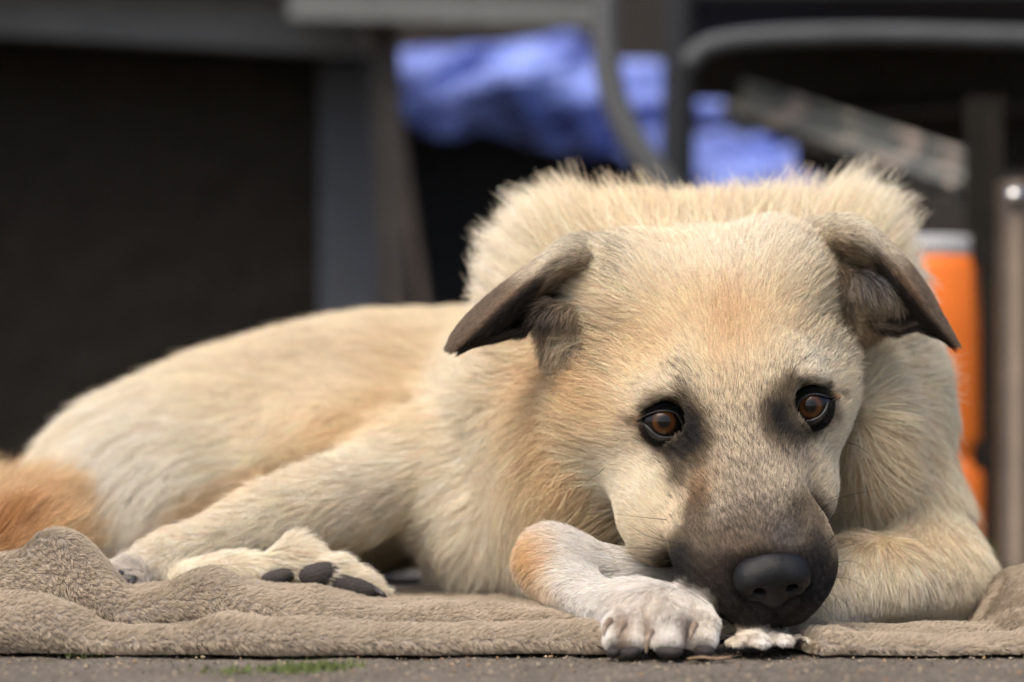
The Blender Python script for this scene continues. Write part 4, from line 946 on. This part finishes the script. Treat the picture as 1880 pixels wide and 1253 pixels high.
bar('underseat_dark_low', P(1470, 235, 3.04), P(2080, 235, 3.04), M(150, 3.04), .02, blacken, chair)  # second dark board, continues the painted-in blackness under the seat
tube_obj('stretcher', [P(1490, 214, 2.98), P(1600, 210, 2.98), P(1800, 200, 2.98), P(2080, 190, 2.98)], [M(9, 2.98)] * 3, brown, chair)
wood, nt, b = new_mat('weathered_paint')
tc = N(nt, 'ShaderNodeTexCoord'); nz = N(nt, 'ShaderNodeTexNoise', Scale=22., Detail=2.); nt.links.new(tc.outputs['Object'], nz.inputs['Vector'])
r1 = ramp(nt, [(.38, (.05, .056, .052)), (.52, (.085, .085, .076)), (.62, (.24, .195, .16))], nz.outputs[0]); nt.links.new(r1.outputs[0], b.inputs['Base Color']); b.inputs['Roughness'].default_value = .7
bar('crossbar', P(1372, 192, 2.97), P(1800, 336, 2.44), M(46, 2.62), .02, wood, chair, .006)
bar('leg', P(1806, 190, 2.42), P(1812, 1012, 2.42), M(40, 2.42), .02, blacken, chair)

# orange canister with a grey lid
can = empty('canister', P(1690, 1018, 2.46) * np.array([1, 1, 0]), 'bright orange plastic canister with a grey lid beside the dog', 'canister')
orange = simple_mat('orange_plastic', (.72, .16, .012), rough=.42, var=.08, scale=20, spec=.4)
greyp = simple_mat('grey_plastic', (.34, .34, .34), rough=.5, var=.1, scale=20)
gY = CAMH * FPX / (1018 - HY)
lathe('body', 1696, gY, [(0, 1018), (112, 1018), (122, 1008), (124, 980), (124, 868), (118, 856), (112, 846), (110, 838), (112, 826), (118, 814), (120, 800), (119, 600), (116, 490), (110, 474), (0, 470)], orange, can)
lathe('lid', 1696, gY, [(0, 472), (108, 473), (110, 470), (110, 446), (106, 438), (70, 434), (0, 433)], greyp, can)
# brown metal pole with a bright knob
pole_mat, nt, b = new_mat('bronze_metal')
tc = N(nt, 'ShaderNodeTexCoord'); nz = N(nt, 'ShaderNodeTexNoise', Scale=18., Detail=4.); nt.links.new(tc.outputs['Object'], nz.inputs['Vector'])
r1 = ramp(nt, [(.3, (.05, .034, .021)), (.7, (.085, .06, .037))], nz.outputs[0]); nt.links.new(r1.outputs[0], b.inputs['Base Color']); b.inputs['Metallic'].default_value = .35; b.inputs['Roughness'].default_value = .38
pole = empty('metal_pole', P(1868, 1044, 2.245) * np.array([1, 1, 0]), 'brown metal pole with a bright round knob at the right edge', 'pole')
pY = CAMH * FPX / (1046 - HY)
lathe('shaft', 1872, pY, [(0, 1046), (48, 1046), (48, 1040), (44, 1036), (44, 338), (40, 332), (0, 330)], pole_mat, pole)
knob_mat = simple_mat('polished_steel', (.75, .73, .70), rough=.18, metal=1., var=.05)
kb = pad(1862, 360, pY - .018, 17, 17, .007, 0); kb.name = 'knob'; kb.data.materials.clear(); kb.data.materials.append(knob_mat); adopt(kb, pole)
grass_mat = simple_mat('grass_blade', (.07, .13, .025), rough=.6, var=.4, scale=90)
r = np.random.default_rng(77); gv, gf = [], []
for i in range(220):
    x, y = P(1800, 1046, 2.3)[0] + r.normal(0, .035), 2.30 + r.normal(0, .05); h = r.uniform(.006, .022); a = r.uniform(0, 6.28); w = .0008; tx, ty = r.normal(0, .006, 2); o = len(gv)
    gv += [(x - w * math.cos(a), y - w * math.sin(a), -.002), (x + w * math.cos(a), y + w * math.sin(a), -.002), (x + tx, y + ty, h)]; gf.append((o, o + 1, o + 2))
me = bpy.data.meshes.new('grass'); me.from_pydata(gv, [], gf); tag(link('grass', me, None, grass_mat), 'short green grass at the foot of the brown pole', 'grass', kind='stuff')
